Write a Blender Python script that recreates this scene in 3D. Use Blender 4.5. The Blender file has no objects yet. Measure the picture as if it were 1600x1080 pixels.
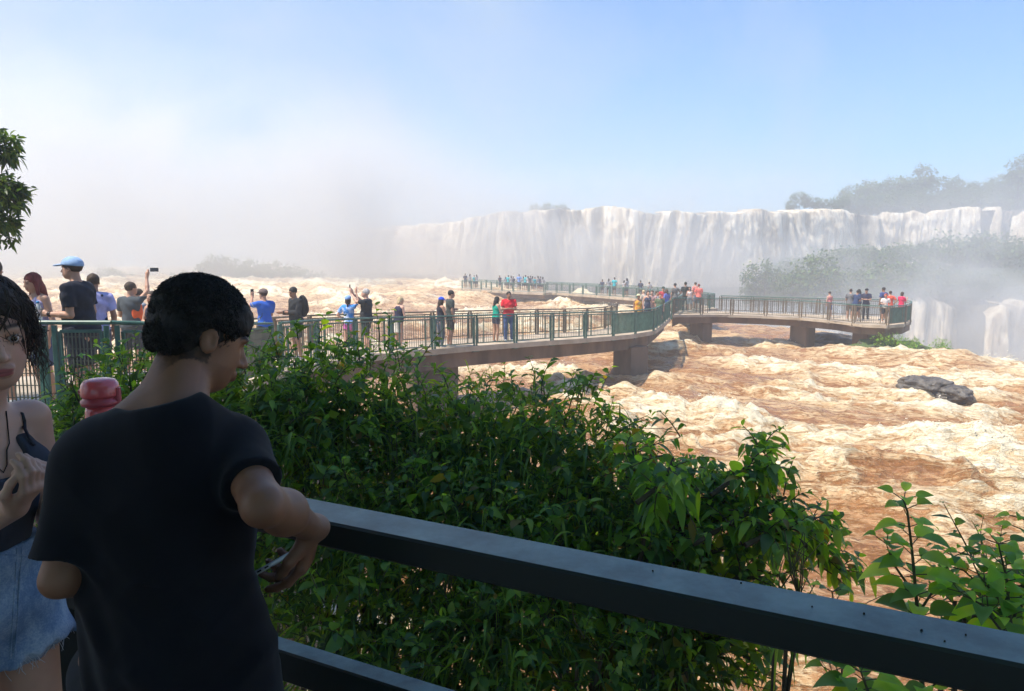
import bpy, math, random
import numpy as np
from mathutils import Vector, Matrix, Euler

random.seed(7)
RNG = np.random.default_rng(11)
SC = bpy.context.scene
COL = SC.collection
R = math.radians

# ------------------------------------------------------------------ camera
FPX = 1150.0
PITCH = R(6.9)
cam_d = bpy.data.cameras.new("camera")
cam_d.sensor_width = 36.0
cam_d.lens = 36.0 * FPX / 1600.0
cam_d.clip_start = 0.05
cam_d.clip_end = 2000.0
cam = bpy.data.objects.new("camera", cam_d)
cam.location = (0, 0, 0)
cam.rotation_euler = (math.pi / 2 - PITCH, 0, 0)
COL.objects.link(cam)
SC.camera = cam

# ------------------------------------------------------------------ light
SUN_EL, SUN_AZ = R(62), R(-110)          # azimuth from +Y towards +X
S_DIR = Vector((math.sin(SUN_AZ) * math.cos(SUN_EL), math.cos(SUN_AZ) * math.cos(SUN_EL), math.sin(SUN_EL)))
sun_d = bpy.data.lights.new("sun", 'SUN')
sun_d.energy = 5.0
sun_d.angle = R(0.6)
sun_d.color = (1.0, 0.915, 0.78)
sun = bpy.data.objects.new("sun", sun_d)
sun.rotation_euler = (-S_DIR).to_track_quat('-Z', 'Y').to_euler()
sun.location = (-20, 20, 40)
COL.objects.link(sun)

W = bpy.data.worlds.new("World")
SC.world = W
W.use_nodes = True
wt = W.node_tree
wt.nodes.clear()


def N(tree, kind, **kw):
    n = tree.nodes.new(kind)
    for k, v in kw.items():
        setattr(n, k, v)
    return n


def setin(n, **kw):
    for k, v in kw.items():
        n.inputs[k.replace('_', ' ')].default_value = v


sky = N(wt, 'ShaderNodeTexSky', sky_type='NISHITA', sun_disc=False)
sky.sun_elevation = SUN_EL
sky.sun_rotation = SUN_AZ % (2 * math.pi)
sky.air_density = 1.0
sky.dust_density = 0.6
sky.ozone_density = 3.0
bg = N(wt, 'ShaderNodeBackground')
bg.inputs['Strength'].default_value = 0.12
out = N(wt, 'ShaderNodeOutputWorld')
tc = N(wt, 'ShaderNodeTexCoord')
sep = N(wt, 'ShaderNodeSeparateXYZ')
wt.links.new(tc.outputs['Generated'], sep.inputs[0])
nz = N(wt, 'ShaderNodeTexNoise')
nz.inputs['Scale'].default_value = 2.0
nz.inputs['Detail'].default_value = 7.0
nz.inputs['Roughness'].default_value = 0.5
nz.inputs['Distortion'].default_value = 0.5
wt.links.new(tc.outputs['Generated'], nz.inputs['Vector'])


def M_(tree, op, a, b=None, clamp=False):
    m = N(tree, 'ShaderNodeMath', operation=op, use_clamp=clamp)
    for i, x in enumerate((a, b)):
        if x is None:
            continue
        if isinstance(x, (int, float)):
            m.inputs[i].default_value = x
        else:
            tree.links.new(x, m.inputs[i])
    return m.outputs[0]


# high mist drifting over the sky: more of it low down and towards the left
el = sep.outputs['Z']
xx = sep.outputs['X']
h0 = M_(wt, 'MULTIPLY', nz.outputs['Fac'], 1.5)
h1 = M_(wt, 'MULTIPLY', xx, -0.42)
hh = M_(wt, 'ADD', h0, h1)
hh = M_(wt, 'SUBTRACT', hh, M_(wt, 'MULTIPLY', el, 1.45))
fac = M_(wt, 'ADD', M_(wt, 'MULTIPLY', hh, 2.4), -0.62, True)
fac = M_(wt, 'MULTIPLY', fac, 0.86)
fac = M_(wt, 'ADD', fac, 0.02, True)
up = M_(wt, 'MULTIPLY', M_(wt, 'SUBTRACT', 0.75, el), 3.0, True)      # the drifting mist stays below 45 degrees
fac = M_(wt, 'MULTIPLY', fac, up)
mix = N(wt, 'ShaderNodeMix', data_type='RGBA')
wt.links.new(fac, mix.inputs['Factor'])
deep = N(wt, 'ShaderNodeMix', data_type='RGBA', blend_type='MULTIPLY')      # a clearer, deeper blue than the model's
deep.inputs['Factor'].default_value = 1.0
wt.links.new(sky.outputs[0], deep.inputs['A'])
deep.inputs['B'].default_value = (0.40, 0.86, 1.22, 1)
wt.links.new(deep.outputs['Result'], mix.inputs['A'])
mix.inputs['B'].default_value = (2.75, 3.55, 4.4, 1)
wt.links.new(mix.outputs['Result'], bg.inputs[0])
wt.links.new(bg.outputs[0], out.inputs[0])

SC.view_settings.view_transform = 'Standard'
SC.view_settings.look = 'None'
SC.view_settings.exposure = 0.66
SC.view_settings.gamma = 1.0
SC.cycles.use_denoising = True
SC.cycles.volume_bounces = 1
SC.cycles.max_bounces = 8
SC.cycles.transparent_max_bounces = 8
SC.cycles.volume_step_rate = 3.0
SC.cycles.volume_max_steps = 128
SC.cycles.use_adaptive_sampling = True
SC.cycles.adaptive_threshold = 0.02


# ------------------------------------------------------------------ picture <-> place
def ray(u, v):
    a, b = (u - 800) / FPX, (540 - v) / FPX
    c, s = math.cos(PITCH), math.sin(PITCH)
    return Vector((a, c + s * b, -s + c * b))


def at_y(u, v, Y):
    d = ray(u, v)
    return d * (Y / d.y)


def at_z(u, v, z):
    d = ray(u, v)
    return d * (z / d.z)


def xu(u, Y, z=-3.0):           # x of image column u at depth Y, height z
    c, s = math.cos(PITCH), math.sin(PITCH)
    return (u - 800) / FPX * (Y * c - z * s)


# ------------------------------------------------------------------ noise in numpy
_perm = RNG.permutation(512).astype(np.int64)


def _hash(ix, iy, iz):
    return _perm[(_perm[(_perm[ix & 511] + iy) & 511] + iz) & 511].astype(np.float32) / 511.0


def vnoise(x, y, z=0.0):
    x, y, z = np.broadcast_arrays(np.asarray(x, np.float64), y, z)
    ix, iy, iz = np.floor(x).astype(np.int64), np.floor(y).astype(np.int64), np.floor(z).astype(np.int64)
    fx, fy, fz = x - ix, y - iy, z - iz
    fx, fy, fz = [f * f * f * (f * (f * 6 - 15) + 10) for f in (fx, fy, fz)]
    r = 0
    for dx in (0, 1):
        for dy in (0, 1):
            for dz in (0, 1):
                r = r + _hash(ix + dx, iy + dy, iz + dz) * (fx if dx else 1 - fx) * (fy if dy else 1 - fy) * (fz if dz else 1 - fz)
    return r


def fbm(x, y, z=0.0, oct=4, gain=0.5):
    r, a, t = 0, 1.0, 0
    for i in range(oct):
        r = r + a * vnoise(x * 2 ** i + 17.3 * i, y * 2 ** i - 9.1 * i, z * 2 ** i + 3.7 * i)
        t += a
        a *= gain
    return r / t


def ridge(x, y, z=0.0, oct=3):
    r, a, t = 0, 1.0, 0
    for i in range(oct):
        r = r + a * (1 - np.abs(2 * vnoise(x * 2 ** i + 5.3 * i, y * 2 ** i + 31.1 * i, z * 2 ** i) - 1))
        t += a
        a *= 0.5
    return r / t


def sstep(a, b, x):
    t = np.clip((x - a) / (b - a), 0, 1)
    return t * t * (3 - 2 * t)


# ------------------------------------------------------------------ mesh helpers
def mesh_np(name, V, F, col=None, smooth=True, extra=None):
    """V (n,3), F (m,4) or (m,3) int arrays."""
    me = bpy.data.meshes.new(name)
    V = np.asarray(V, np.float32)
    F = np.asarray(F, np.int32)
    k = F.shape[1]
    me.vertices.add(len(V))
    me.vertices.foreach_set('co', V.ravel())
    me.loops.add(F.size)
    me.loops.foreach_set('vertex_index', F.ravel())
    me.polygons.add(len(F))
    me.polygons.foreach_set('loop_start', np.arange(0, F.size, k, dtype=np.int32))
    me.polygons.foreach_set('loop_total', np.full(len(F), k, np.int32))
    me.polygons.foreach_set('use_smooth', np.full(len(F), smooth))
    if col is not None:
        a = me.color_attributes.new('Col', 'FLOAT_COLOR', 'POINT')
        c = np.ones((len(V), 4), np.float32)
        c[:, :3] = col
        a.data.foreach_set('color', c.ravel())
    for kx, val in (extra or {}).items():
        a = me.attributes.new(kx, 'FLOAT', 'POINT')
        a.data.foreach_set('value', np.asarray(val, np.float32).ravel())
    me.update()
    me.validate()
    return me


def tag(o, label=None, cat=None, group=None, kind=None):
    if label:
        o['label'] = label
    if cat:
        o['category'] = cat
    if group:
        o['group'] = group
    if kind:
        o['kind'] = kind
    return o


def link(name, me, mat=None, parent=None):
    o = bpy.data.objects.new(name, me)
    COL.objects.link(o)
    if mat is not None and me is not None and len(me.materials) == 0:
        me.materials.append(mat)
    if parent is not None:
        o.parent = parent
    return o


def empty(name, loc=(0, 0, 0), rz=0.0):
    o = bpy.data.objects.new(name, None)
    o.location = loc
    o.rotation_euler = (0, 0, rz)
    o.empty_display_size = 0.2
    COL.objects.link(o)
    return o


def copy_tree(o, parent=None):
    c = o.copy()
    COL.objects.link(c)
    c.parent = parent
    for ch in list(o.children):
        copy_tree(ch, c)
    return c


class MB:
    """collects boxes, bars and tubes into one mesh"""

    def __init__(s):
        s.V, s.F, s.n = [], [], 0

    def add(s, V, F):
        V = np.asarray(V, float)
        s.V.append(V)
        s.F.append(np.asarray(F, int) + s.n)
        s.n += len(V)

    def bar(s, a, b, w, h, up=(0, 0, 1), bevel=0.0):
        """a box from a to b, w across, h along up; its long edges may be chamfered"""
        a, b = Vector(a), Vector(b)
        d = (b - a).normalized()
        up = Vector(up)
        if abs(d.dot(up)) > 0.98:
            up = Vector((0, 1, 0))
        side = d.cross(up).normalized()
        upv = side.cross(d).normalized()
        hw, hh = w / 2, h / 2
        if bevel > 0:
            c = bevel
            pr = [(-hw, -hh + c), (-hw + c, -hh), (hw - c, -hh), (hw, -hh + c), (hw, hh - c), (hw - c, hh), (-hw + c, hh), (-hw, hh - c)]
        else:
            pr = [(-hw, -hh), (hw, -hh), (hw, hh), (-hw, hh)]
        n = len(pr)
        V = [p + side * x + upv * y for p in (a, b) for x, y in pr]
        F = [[i, (i + 1) % n, n + (i + 1) % n, n + i] for i in range(n)]
        if n == 4:
            F += [[3, 2, 1, 0], [4, 5, 6, 7]]
        else:
            F += [[0, 7, 6, 1], [1, 6, 5, 2], [2, 5, 4, 3]]
            F += [[8, 9, 14, 15], [9, 10, 13, 14], [10, 11, 12, 13]]
        s.add(V, F)

    def tube(s, pts, rad, n=6):
        pts = [Vector(p) for p in pts]
        rad = rad if hasattr(rad, '__len__') else [rad] * len(pts)
        V, F = [], []
        ref = Vector((0.31, 0.2, 1)).normalized()
        for i, p in enumerate(pts):
            d = (pts[min(i + 1, len(pts) - 1)] - pts[max(i - 1, 0)]).normalized()
            a = d.cross(ref)
            a = (a if a.length > 0.05 else d.cross(Vector((1, 0, 0)))).normalized()
            b = d.cross(a)
            for k in range(n):
                t = 2 * math.pi * k / n
                V.append(p + (a * math.cos(t) + b * math.sin(t)) * rad[i])
        for i in range(len(pts) - 1):
            for k in range(n):
                F.append([i * n + k, i * n + (k + 1) % n, (i + 1) * n + (k + 1) % n, (i + 1) * n + k])
        s.add(V, F)

    def build(s, name, mat, parent=None, smooth=False):
        me = mesh_np(name, np.concatenate(s.V), np.concatenate(s.F), smooth=smooth)
        return link(name, me, mat, parent)


# ------------------------------------------------------------------ materials
def new_mat(name):
    m = bpy.data.materials.new(name)
    m.use_nodes = True
    t = m.node_tree
    p = t.nodes['Principled BSDF']
    return m, t, p


def ramp(t, src, stops):
    r = N(t, 'ShaderNodeValToRGB')
    e = r.color_ramp.elements
    while len(e) > 1:
        e.remove(e[0])
    e[0].position = stops[0][0]
    e[0].color = (*stops[0][1], 1)
    for p, c in stops[1:]:
        x = e.new(p)
        x.color = (*c, 1)
    t.links.new(src, r.inputs[0])
    return r.outputs[0]


def noise_node(t, scale, detail=4, rough=0.55, vec=None, dist=0.0, stretch=None, rot=None, coord='Object'):
    n = N(t, 'ShaderNodeTexNoise')
    n.inputs['Scale'].default_value = scale
    n.inputs['Detail'].default_value = detail
    n.inputs['Roughness'].default_value = rough
    n.inputs['Distortion'].default_value = dist
    if vec is None:
        vec = N(t, 'ShaderNodeTexCoord').outputs[coord]
    if stretch or rot:
        mp = N(t, 'ShaderNodeMapping')
        if rot:
            mp.inputs['Rotation'].default_value = rot
        if stretch:
            mp.inputs['Scale'].default_value = stretch
        t.links.new(vec, mp.inputs[0])
        vec = mp.outputs[0]
    t.links.new(vec, n.inputs['Vector'])
    return n.outputs['Fac']


def bump(t, p, h, strength=0.3, dist=0.01):
    b = N(t, 'ShaderNodeBump')
    b.inputs['Strength'].default_value = strength
    b.inputs['Distance'].default_value = dist
    t.links.new(h, b.inputs['Height'])
    t.links.new(b.outputs[0], p.inputs['Normal'])


def mat_noise(name, c1, c2, scale=8, rough=0.7, bs=0.3, bd=0.01, stretch=None, detail=5, lo=0.35, hi=0.65, spec=0.5, metal=0.0):
    m, t, p = new_mat(name)
    f = noise_node(t, scale, detail, stretch=stretch)
    t.links.new(ramp(t, f, [(lo, c1), (hi, c2)]), p.inputs['Base Color'])
    p.inputs['Roughness'].default_value = rough
    p.inputs['Specular IOR Level'].default_value = spec
    p.inputs['Metallic'].default_value = metal
    if bs:
        bump(t, p, noise_node(t, scale * 3, 4, stretch=stretch), bs, bd)
    return m


_flat = {}


def cloth(c, rough=0.9):
    k = (tuple(round(x, 3) for x in c), rough)
    if k not in _flat:
        m, t, p = new_mat("cloth")
        f = noise_node(t, 14, 3)
        c = np.array(c)
        t.links.new(ramp(t, f, [(0.3, tuple(c * 0.82)), (0.7, tuple(np.minimum(c * 1.12, 1)))]), p.inputs['Base Color'])
        p.inputs['Roughness'].default_value = rough
        p.inputs['Specular IOR Level'].default_value = 0.25
        bump(t, p, noise_node(t, 9, 3), 0.5, 0.02)
        _flat[k] = m
    return _flat[k]


def attr_mat(name, rough=0.6, spec=0.4, bump_s=0.0, bump_scale=60, bump_d=0.002, sss=0.0):
    m, t, p = new_mat(name)
    a = N(t, 'ShaderNodeAttribute', attribute_name='Col')
    t.links.new(a.outputs['Color'], p.inputs['Base Color'])
    p.inputs['Roughness'].default_value = rough
    p.inputs['Specular IOR Level'].default_value = spec
    if bump_s:
        bump(t, p, noise_node(t, bump_scale, 4), bump_s, bump_d)
    if sss:
        p.inputs['Subsurface Weight'].default_value = sss
        p.inputs['Subsurface Radius'].default_value = (0.01, 0.004, 0.002)
    return m


def leaf_mat(name, trans=0.45, rough=0.45):
    m, t, p = new_mat(name)
    a = N(t, 'ShaderNodeAttribute', attribute_name='Col')
    f = noise_node(t, 25, 2)
    mx = N(t, 'ShaderNodeMix', data_type='RGBA', blend_type='MULTIPLY')
    mx.inputs['Factor'].default_value = 0.5
    t.links.new(a.outputs['Color'], mx.inputs['A'])
    t.links.new(ramp(t, f, [(0.3, (0.6, 0.6, 0.6)), (0.7, (1, 1, 1))]), mx.inputs['B'])
    t.links.new(mx.outputs['Result'], p.inputs['Base Color'])
    p.inputs['Roughness'].default_value = rough
    p.inputs['Specular IOR Level'].default_value = 0.5
    tr = N(t, 'ShaderNodeBsdfTranslucent')
    hs = N(t, 'ShaderNodeMix', data_type='RGBA', blend_type='MULTIPLY')
    hs.inputs['Factor'].default_value = 1.0
    t.links.new(a.outputs['Color'], hs.inputs['A'])
    hs.inputs['B'].default_value = (3.2, 2.7, 0.7, 1)
    t.links.new(hs.outputs['Result'], tr.inputs[0])
    ms = N(t, 'ShaderNodeMixShader')
    ms.inputs[0].default_value = trans
    t.links.new(p.outputs[0], ms.inputs[1])
    t.links.new(tr.outputs[0], ms.inputs[2])
    t.links.new(ms.outputs[0], t.nodes['Material Output'].inputs[0])
    return m


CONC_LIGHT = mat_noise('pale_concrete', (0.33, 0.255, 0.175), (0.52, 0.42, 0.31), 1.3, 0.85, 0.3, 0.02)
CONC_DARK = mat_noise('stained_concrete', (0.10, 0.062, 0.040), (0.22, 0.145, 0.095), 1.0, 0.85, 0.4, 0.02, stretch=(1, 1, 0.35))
RAIL_GREEN = mat_noise('green_rail_paint', (0.030, 0.085, 0.065), (0.07, 0.16, 0.12), 5, 0.45, 0.15, 0.004)
RAIL_RUST = mat_noise('worn_brown_rail_paint', (0.12, 0.085, 0.052), (0.20, 0.15, 0.095), 4, 0.6, 0.2, 0.004)
WIRE = mat_noise('weathered_wire', (0.06, 0.07, 0.05), (0.12, 0.12, 0.09), 3, 0.5, 0, 0)
ROCK = mat_noise('dark_wet_rock', (0.035, 0.03, 0.028), (0.14, 0.12, 0.10), 2.2, 0.5, 0.8, 0.1)
STEM = mat_noise('stem_bark', (0.05, 0.035, 0.02), (0.11, 0.075, 0.04), 20, 0.8, 0.3, 0.003)
GREEN_STEM = mat_noise('green_stem', (0.05, 0.06, 0.02), (0.09, 0.08, 0.03), 20, 0.7, 0.0, 0.003)
LEAF = leaf_mat('leaf')
FAR_LEAF = leaf_mat('far_foliage', 0.2, 0.7)
SKIN = attr_mat('skin', 0.5, 0.4, 0.15, 90, 0.002, 0.08)
PHONE = mat_noise('phone_black', (0.02, 0.02, 0.025), (0.03, 0.03, 0.035), 5, 0.2, 0, 0)
# ------------------------------------------------------------------ river
FD = Vector((0.90, -0.44)).normalized()          # flow direction, towards the chasm on the right


def river_edge(y):                               # x where the plateau breaks off into the chasm
    return np.interp(y, [0, 12, 20, 27, 33, 38, 44, 50, 56, 70, 95, 130, 400],
                     [60, 50, 36, 27, 24.2, 23.4, 23.2, 23.0, 19.5, 15, 9, -2, -60])


def bumps(x, y):
    """standing waves and swells seen in the picture: (column, row, height, length along the flow, width)"""
    r = 0
    f = 0
    for u, v, h, sl, st, fo in ((955, 560, 0.42, 1.6, 1.1, 0.35), (1030, 592, 0.28, 1.8, 0.8, 0.6), (1325, 556, 0.55, 2.6, 1.2, 0.75),
                                (1235, 540, -0.35, 4.0, 2.0, 0.2), (1410, 775, 0.75, 3.0, 1.5, -0.5), (1540, 730, 0.45, 2.0, 1.4, 0.7),
                                (1575, 780, 0.1, 1.6, 1.4, 0.8), (1500, 590, 0.35, 1.8, 1.2, 0.1), (1250, 640, 0.35, 5.0, 1.0, 0.35),
                                (1120, 590, 0.3, 2.6, 0.9, -0.25), (640, 470, 1.1, 3.5, 2.2, 0.5), (735, 473, 1.2, 3.0, 2.0, 0.5),
                                (912, 475, 1.3, 2.2, 1.6, 0.6), (560, 480, 0.8, 5, 2.5, 0.3), (500, 468, 0.9, 4, 3, 0.4),
                                (1530, 572, 0.5, 2.5, 1.2, 0.6), (1455, 570, 0.45, 2.2, 1.0, 0.4), (1140, 528, -0.35, 4, 2.0, 0.3), (1355, 538, -0.4, 2.5, 1.6, 0.2),
                                (1080, 655, 0.25, 3, 1, 0.5), (1390, 700, 0.3, 3.5, 0.9, 0.5), (840, 470, 0.8, 3, 2, .4), (780, 468, .9, 3, 2, .3),
                                (110, 452, 1.0, 6, 3, .4), (330, 450, 1.0, 6, 3, .4)):
        p = at_z(u, v, -5.15)
        dx, dy = x - p.x, y - p.y
        s = dx * FD.x + dy * FD.y
        t = -dx * FD.y + dy * FD.x
        g = np.exp(-(s / sl) ** 2 - (t / st) ** 2)
        r = r + h * g
        f = f + fo * g
    return r, f


def river(x, y):
    wx = x + 2.2 * (vnoise(x / 9, y / 9, 3.3) - 0.5)
    wy = y + 2.2 * (vnoise(x / 9, y / 9, 7.7) - 0.5)
    s = wx * FD.x + wy * FD.y
    t = -wx * FD.y + wy * FD.x
    dist = np.hypot(x, y)
    big = fbm(s / 7.0, t / 3.4, 0.5, 3)
    rd = ridge(s / 4.5, t / 1.7, 1.5, 4)
    fine = ridge(s / 1.5, t / 0.55, 4.5, 4)
    tiny = ridge(s / 0.75, t / 0.38, 2.5, 4)
    brk = sstep(0.50, 0.66, fbm(s / 8 + 4, t / 3.6 + 9, 6.0, 4))        # where the water breaks
    zb = -5.2 + np.clip((4 - x) * 0.010, 0, 0.9) - 0.9 * sstep(15, 5, y) * 0
    c1_ = sstep(0.56, 0.86, rd)                       # crests of the big waves
    c2_ = sstep(0.60, 0.88, fine)
    c3_ = sstep(0.58, 0.85, tiny)
    calm = 0.35 + 1.0 * brk
    z = zb + 0.70 * (big - 0.5) + 0.42 * (rd - 0.55) + 0.26 * c1_ ** 1.5 * calm - 0.12 + 0.10 * (fine - 0.5) + 0.11 * c2_ ** 1.5 * calm + 0.07 * (tiny - .5) * brk * 1.6
    b, bf = bumps(x, y)
    bfc = np.clip(bf, 0, 1)
    z = z + b + bfc * (0.34 * (ridge(x / 1.1, y / 1.1, 8.1, 4) - 0.5) + 0.16 * (ridge(x / 0.35, y / 0.35, 3.1, 3) - 0.5))
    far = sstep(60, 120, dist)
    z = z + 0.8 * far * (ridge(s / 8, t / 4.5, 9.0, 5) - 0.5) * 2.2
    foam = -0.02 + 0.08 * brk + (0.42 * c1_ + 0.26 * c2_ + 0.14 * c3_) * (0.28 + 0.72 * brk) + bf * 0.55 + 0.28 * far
    ex = river_edge(y)
    d = x - ex + 1.2 * (vnoise(y / 2.5, 3.0) - 0.5)
    z = z - 26 * sstep(0, 16, d) - 0.10 * np.clip(d + 3, 0, 40)
    foam = foam + 0.35 * sstep(-2.5, 1, d)
    # the bank under the shrubs
    return z, np.clip(foam, 0, 1)


na, nr = 860, 640
ang = np.linspace(R(-78), R(72), na)
rad = 2.5 * np.exp(np.linspace(0, math.log(300 / 2.5), nr))
AA, RR = np.meshgrid(ang, rad)
X, Y = RR * np.sin(AA), RR * np.cos(AA)
Z, FO = river(X, Y)
V = np.stack([X, Y, Z], -1).reshape(-1, 3)
idx = np.arange(na * nr).reshape(nr, na)
F = np.stack([idx[:-1, :-1], idx[:-1, 1:], idx[1:, 1:], idx[1:, :-1]], -1).reshape(-1, 4)
m, t, p = new_mat('brown_river_water')
WATER = m
at = N(t, 'ShaderNodeAttribute', attribute_name='foam')
rz = (0, 0, -math.atan2(FD.y, FD.x))
co = N(t, 'ShaderNodeTexCoord').outputs['Object']


def flow_noise(scale, stretch, detail, rough=0.6, dist=0.4):
    mp = N(t, 'ShaderNodeMapping', vector_type='POINT')
    mp.inputs['Rotation'].default_value = rz
    t.links.new(co, mp.inputs[0])
    mp2 = N(t, 'ShaderNodeMapping')
    mp2.inputs['Scale'].default_value = stretch
    t.links.new(mp.outputs[0], mp2.inputs[0])
    return noise_node(t, scale, detail, rough, vec=mp2.outputs[0], dist=dist)


n1 = flow_noise(0.8, (0.28, 1.0, 1.0), 8, 0.62, 1.5)
n2 = flow_noise(3.2, (0.30, 1.0, 1.0), 8, 0.66, 1.4)
n3 = flow_noise(11.0, (0.35, 1.0, 1.0), 5, 0.65, 0.8)
web = M_(t, 'SUBTRACT', 1.0, M_(t, 'ABSOLUTE', M_(t, 'MULTIPLY', M_(t, 'SUBTRACT', n1, 0.5), 22.0)), True)
web2 = M_(t, 'SUBTRACT', 1.0, M_(t, 'ABSOLUTE', M_(t, 'MULTIPLY', M_(t, 'SUBTRACT', n2, 0.5), 14.0)), True)
web3 = M_(t, 'SUBTRACT', 1.0, M_(t, 'ABSOLUTE', M_(t, 'MULTIPLY', M_(t, 'SUBTRACT', n3, 0.5), 9.0)), True)
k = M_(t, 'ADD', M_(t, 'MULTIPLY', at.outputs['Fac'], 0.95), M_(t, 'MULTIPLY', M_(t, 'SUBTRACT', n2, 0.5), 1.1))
k = M_(t, 'ADD', k, M_(t, 'MULTIPLY', M_(t, 'SUBTRACT', n1, 0.5), 0.9))
k = M_(t, 'ADD', k, M_(t, 'MULTIPLY', M_(t, 'SUBTRACT', n3, 0.5), 0.55))
k = M_(t, 'ADD', k, M_(t, 'MULTIPLY', web, 0.20))
k = M_(t, 'ADD', k, M_(t, 'MULTIPLY', web2, 0.22))
k = M_(t, 'ADD', k, M_(t, 'MULTIPLY', web3, 0.16))
t.links.new(ramp(t, k, [(0.0, (0.30, 0.128, 0.042)), (0.26, (0.36, 0.168, 0.060)), (0.42, (0.44, 0.235, 0.098)), (0.56, (0.58, 0.39, 0.205)), (0.76, (0.72, 0.565, 0.35)), (1.05, (0.84, 0.74, 0.54))]), p.inputs['Base Color'])
rr_ = N(t, 'ShaderNodeMapRange')
rr_.inputs['From Min'].default_value = 0.30
rr_.inputs['From Max'].default_value = 0.60
rr_.inputs['To Min'].default_value = 0.16
rr_.inputs['To Max'].default_value = 0.85
t.links.new(k, rr_.inputs['Value'])
t.links.new(rr_.outputs[0], p.inputs['Roughness'])
p.inputs['Specular IOR Level'].default_value = 0.5
bump(t, p, M_(t, 'ADD', k, M_(t, 'ADD', M_(t, 'MULTIPLY', n2, 0.6), M_(t, 'MULTIPLY', n3, 0.25))), 0.9, 0.09)
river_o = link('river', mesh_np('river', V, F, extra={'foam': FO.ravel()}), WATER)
tag(river_o, kind='structure')

# froth thrown up where the waves break
rng_ = np.random.default_rng(77)
fx = rng_.uniform(-25, 30, 1500000)
fy = rng_.uniform(9, 75, 1500000)
fz, ff = river(fx, fy)
ok = (ff > 0.66) & (rng_.random(len(fx)) < (ff - 0.64) * 0.6) & (np.abs(fx) < fy * 0.78) & (fx < river_edge(fy) + 2) & ((fy > 16) | (fx > 1.5))
fx, fy, fz, ff = fx[ok][:70000], fy[ok][:70000], fz[ok][:70000], ff[ok][:70000]
nn_ = len(fx)
sz = rng_.uniform(0.006, 0.020, nn_) * (0.6 + fy / 45.0)
ctr = np.stack([fx, fy, fz + rng_.exponential(0.05, nn_) * (0.3 + ff)], -1)
tet = np.array([(1, 1, 1), (1, -1, -1), (-1, 1, -1), (-1, -1, 1)]) * 0.7
R3 = rng_.normal(size=(nn_, 3, 3))
R3 = np.linalg.qr(R3)[0]
TV = ctr[:, None] + (tet @ R3) * sz[:, None, None] * np.array([1.6, 1.0, 1.0])
TF_ = (np.array([(0, 1, 2), (0, 3, 1), (0, 2, 3), (1, 3, 2)])[None] + (np.arange(nn_) * 4)[:, None, None]).reshape(-1, 3)
FROTH = mat_noise('froth', (0.80, 0.68, 0.48), (0.92, 0.86, 0.72), 0.8, 0.9, 0, 0)
tag(link('froth', mesh_np('froth', TV.reshape(-1, 3), TF_), FROTH), kind='stuff')

# lower water of the chasm and the land under everything
gm = mat_noise('chasm_floor', (0.30, 0.22, 0.16), (0.55, 0.48, 0.40), 0.05, 0.8, 0, 0)
s_ = 340.0
me = mesh_np('chasm_water', [(-s_, -55, -33), (s_, -55, -33), (s_, 430, -33), (-s_, 430, -33)], [[0, 1, 2, 3]])
tag(link('chasm_water', me, gm), kind='structure')

# near bank (earth) under the shrubs and the decks
nb = 90
bx = np.linspace(-14, 16, nb)
by = np.linspace(-12, 16, nb)
BX, BY = np.meshgrid(bx, by)
shore = np.interp(BX, [-14, -6, -3, -1, 1, 2.2, 3.5, 16], [13, 10, 6.3, 4.6, 3.2, 2.2, 1.0, -2.0])
BZ = -3.1 - 3.4 * sstep(-2.2, 1.5, BY - shore) + 0.5 * (fbm(BX, BY, 1.0) - 0.5)
V = np.stack([BX, BY, BZ], -1).reshape(-1, 3)
idx = np.arange(nb * nb).reshape(nb, nb)
F = np.stack([idx[:-1, :-1], idx[:-1, 1:], idx[1:, 1:], idx[1:, :-1]], -1).reshape(-1, 4)
EARTH = mat_noise('damp_earth', (0.03, 0.022, 0.014), (0.07, 0.05, 0.03), 3, 0.95, 0.5, 0.05)
tag(link('river_bank', mesh_np('river_bank', V, F), EARTH), kind='structure')

# ------------------------------------------------------------------ falls and cliffs
FALL = None
m, t, p = new_mat('falling_water')
FALL = m
at = N(t, 'ShaderNodeAttribute', attribute_name='Col')
f = noise_node(t, 0.7, 7, 0.7, stretch=(1, 1, 0.10), dist=.5)
mx = N(t, 'ShaderNodeMix', data_type='RGBA', blend_type='MULTIPLY')
mx.inputs['Factor'].default_value = 1.0
t.links.new(at.outputs['Color'], mx.inputs['A'])
t.links.new(ramp(t, f, [(0.36, (0.36, 0.29, 0.22)), (0.50, (0.82, 0.76, 0.68)), (0.60, (1, 1, 1))]), mx.inputs['B'])
t.links.new(mx.outputs['Result'], p.inputs['Base Color'])
p.inputs['Roughness'].default_value = 0.8
bump(t, p, noise_node(t, 1.2, 7, 0.7, stretch=(1, 1, 0.13)), 0.8, 0.5)
CLIFF = mat_noise('cliff_rock', (0.05, 0.045, 0.035), (0.14, 0.12, 0.09), 0.25, 0.9, 0.6, 0.6)


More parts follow.
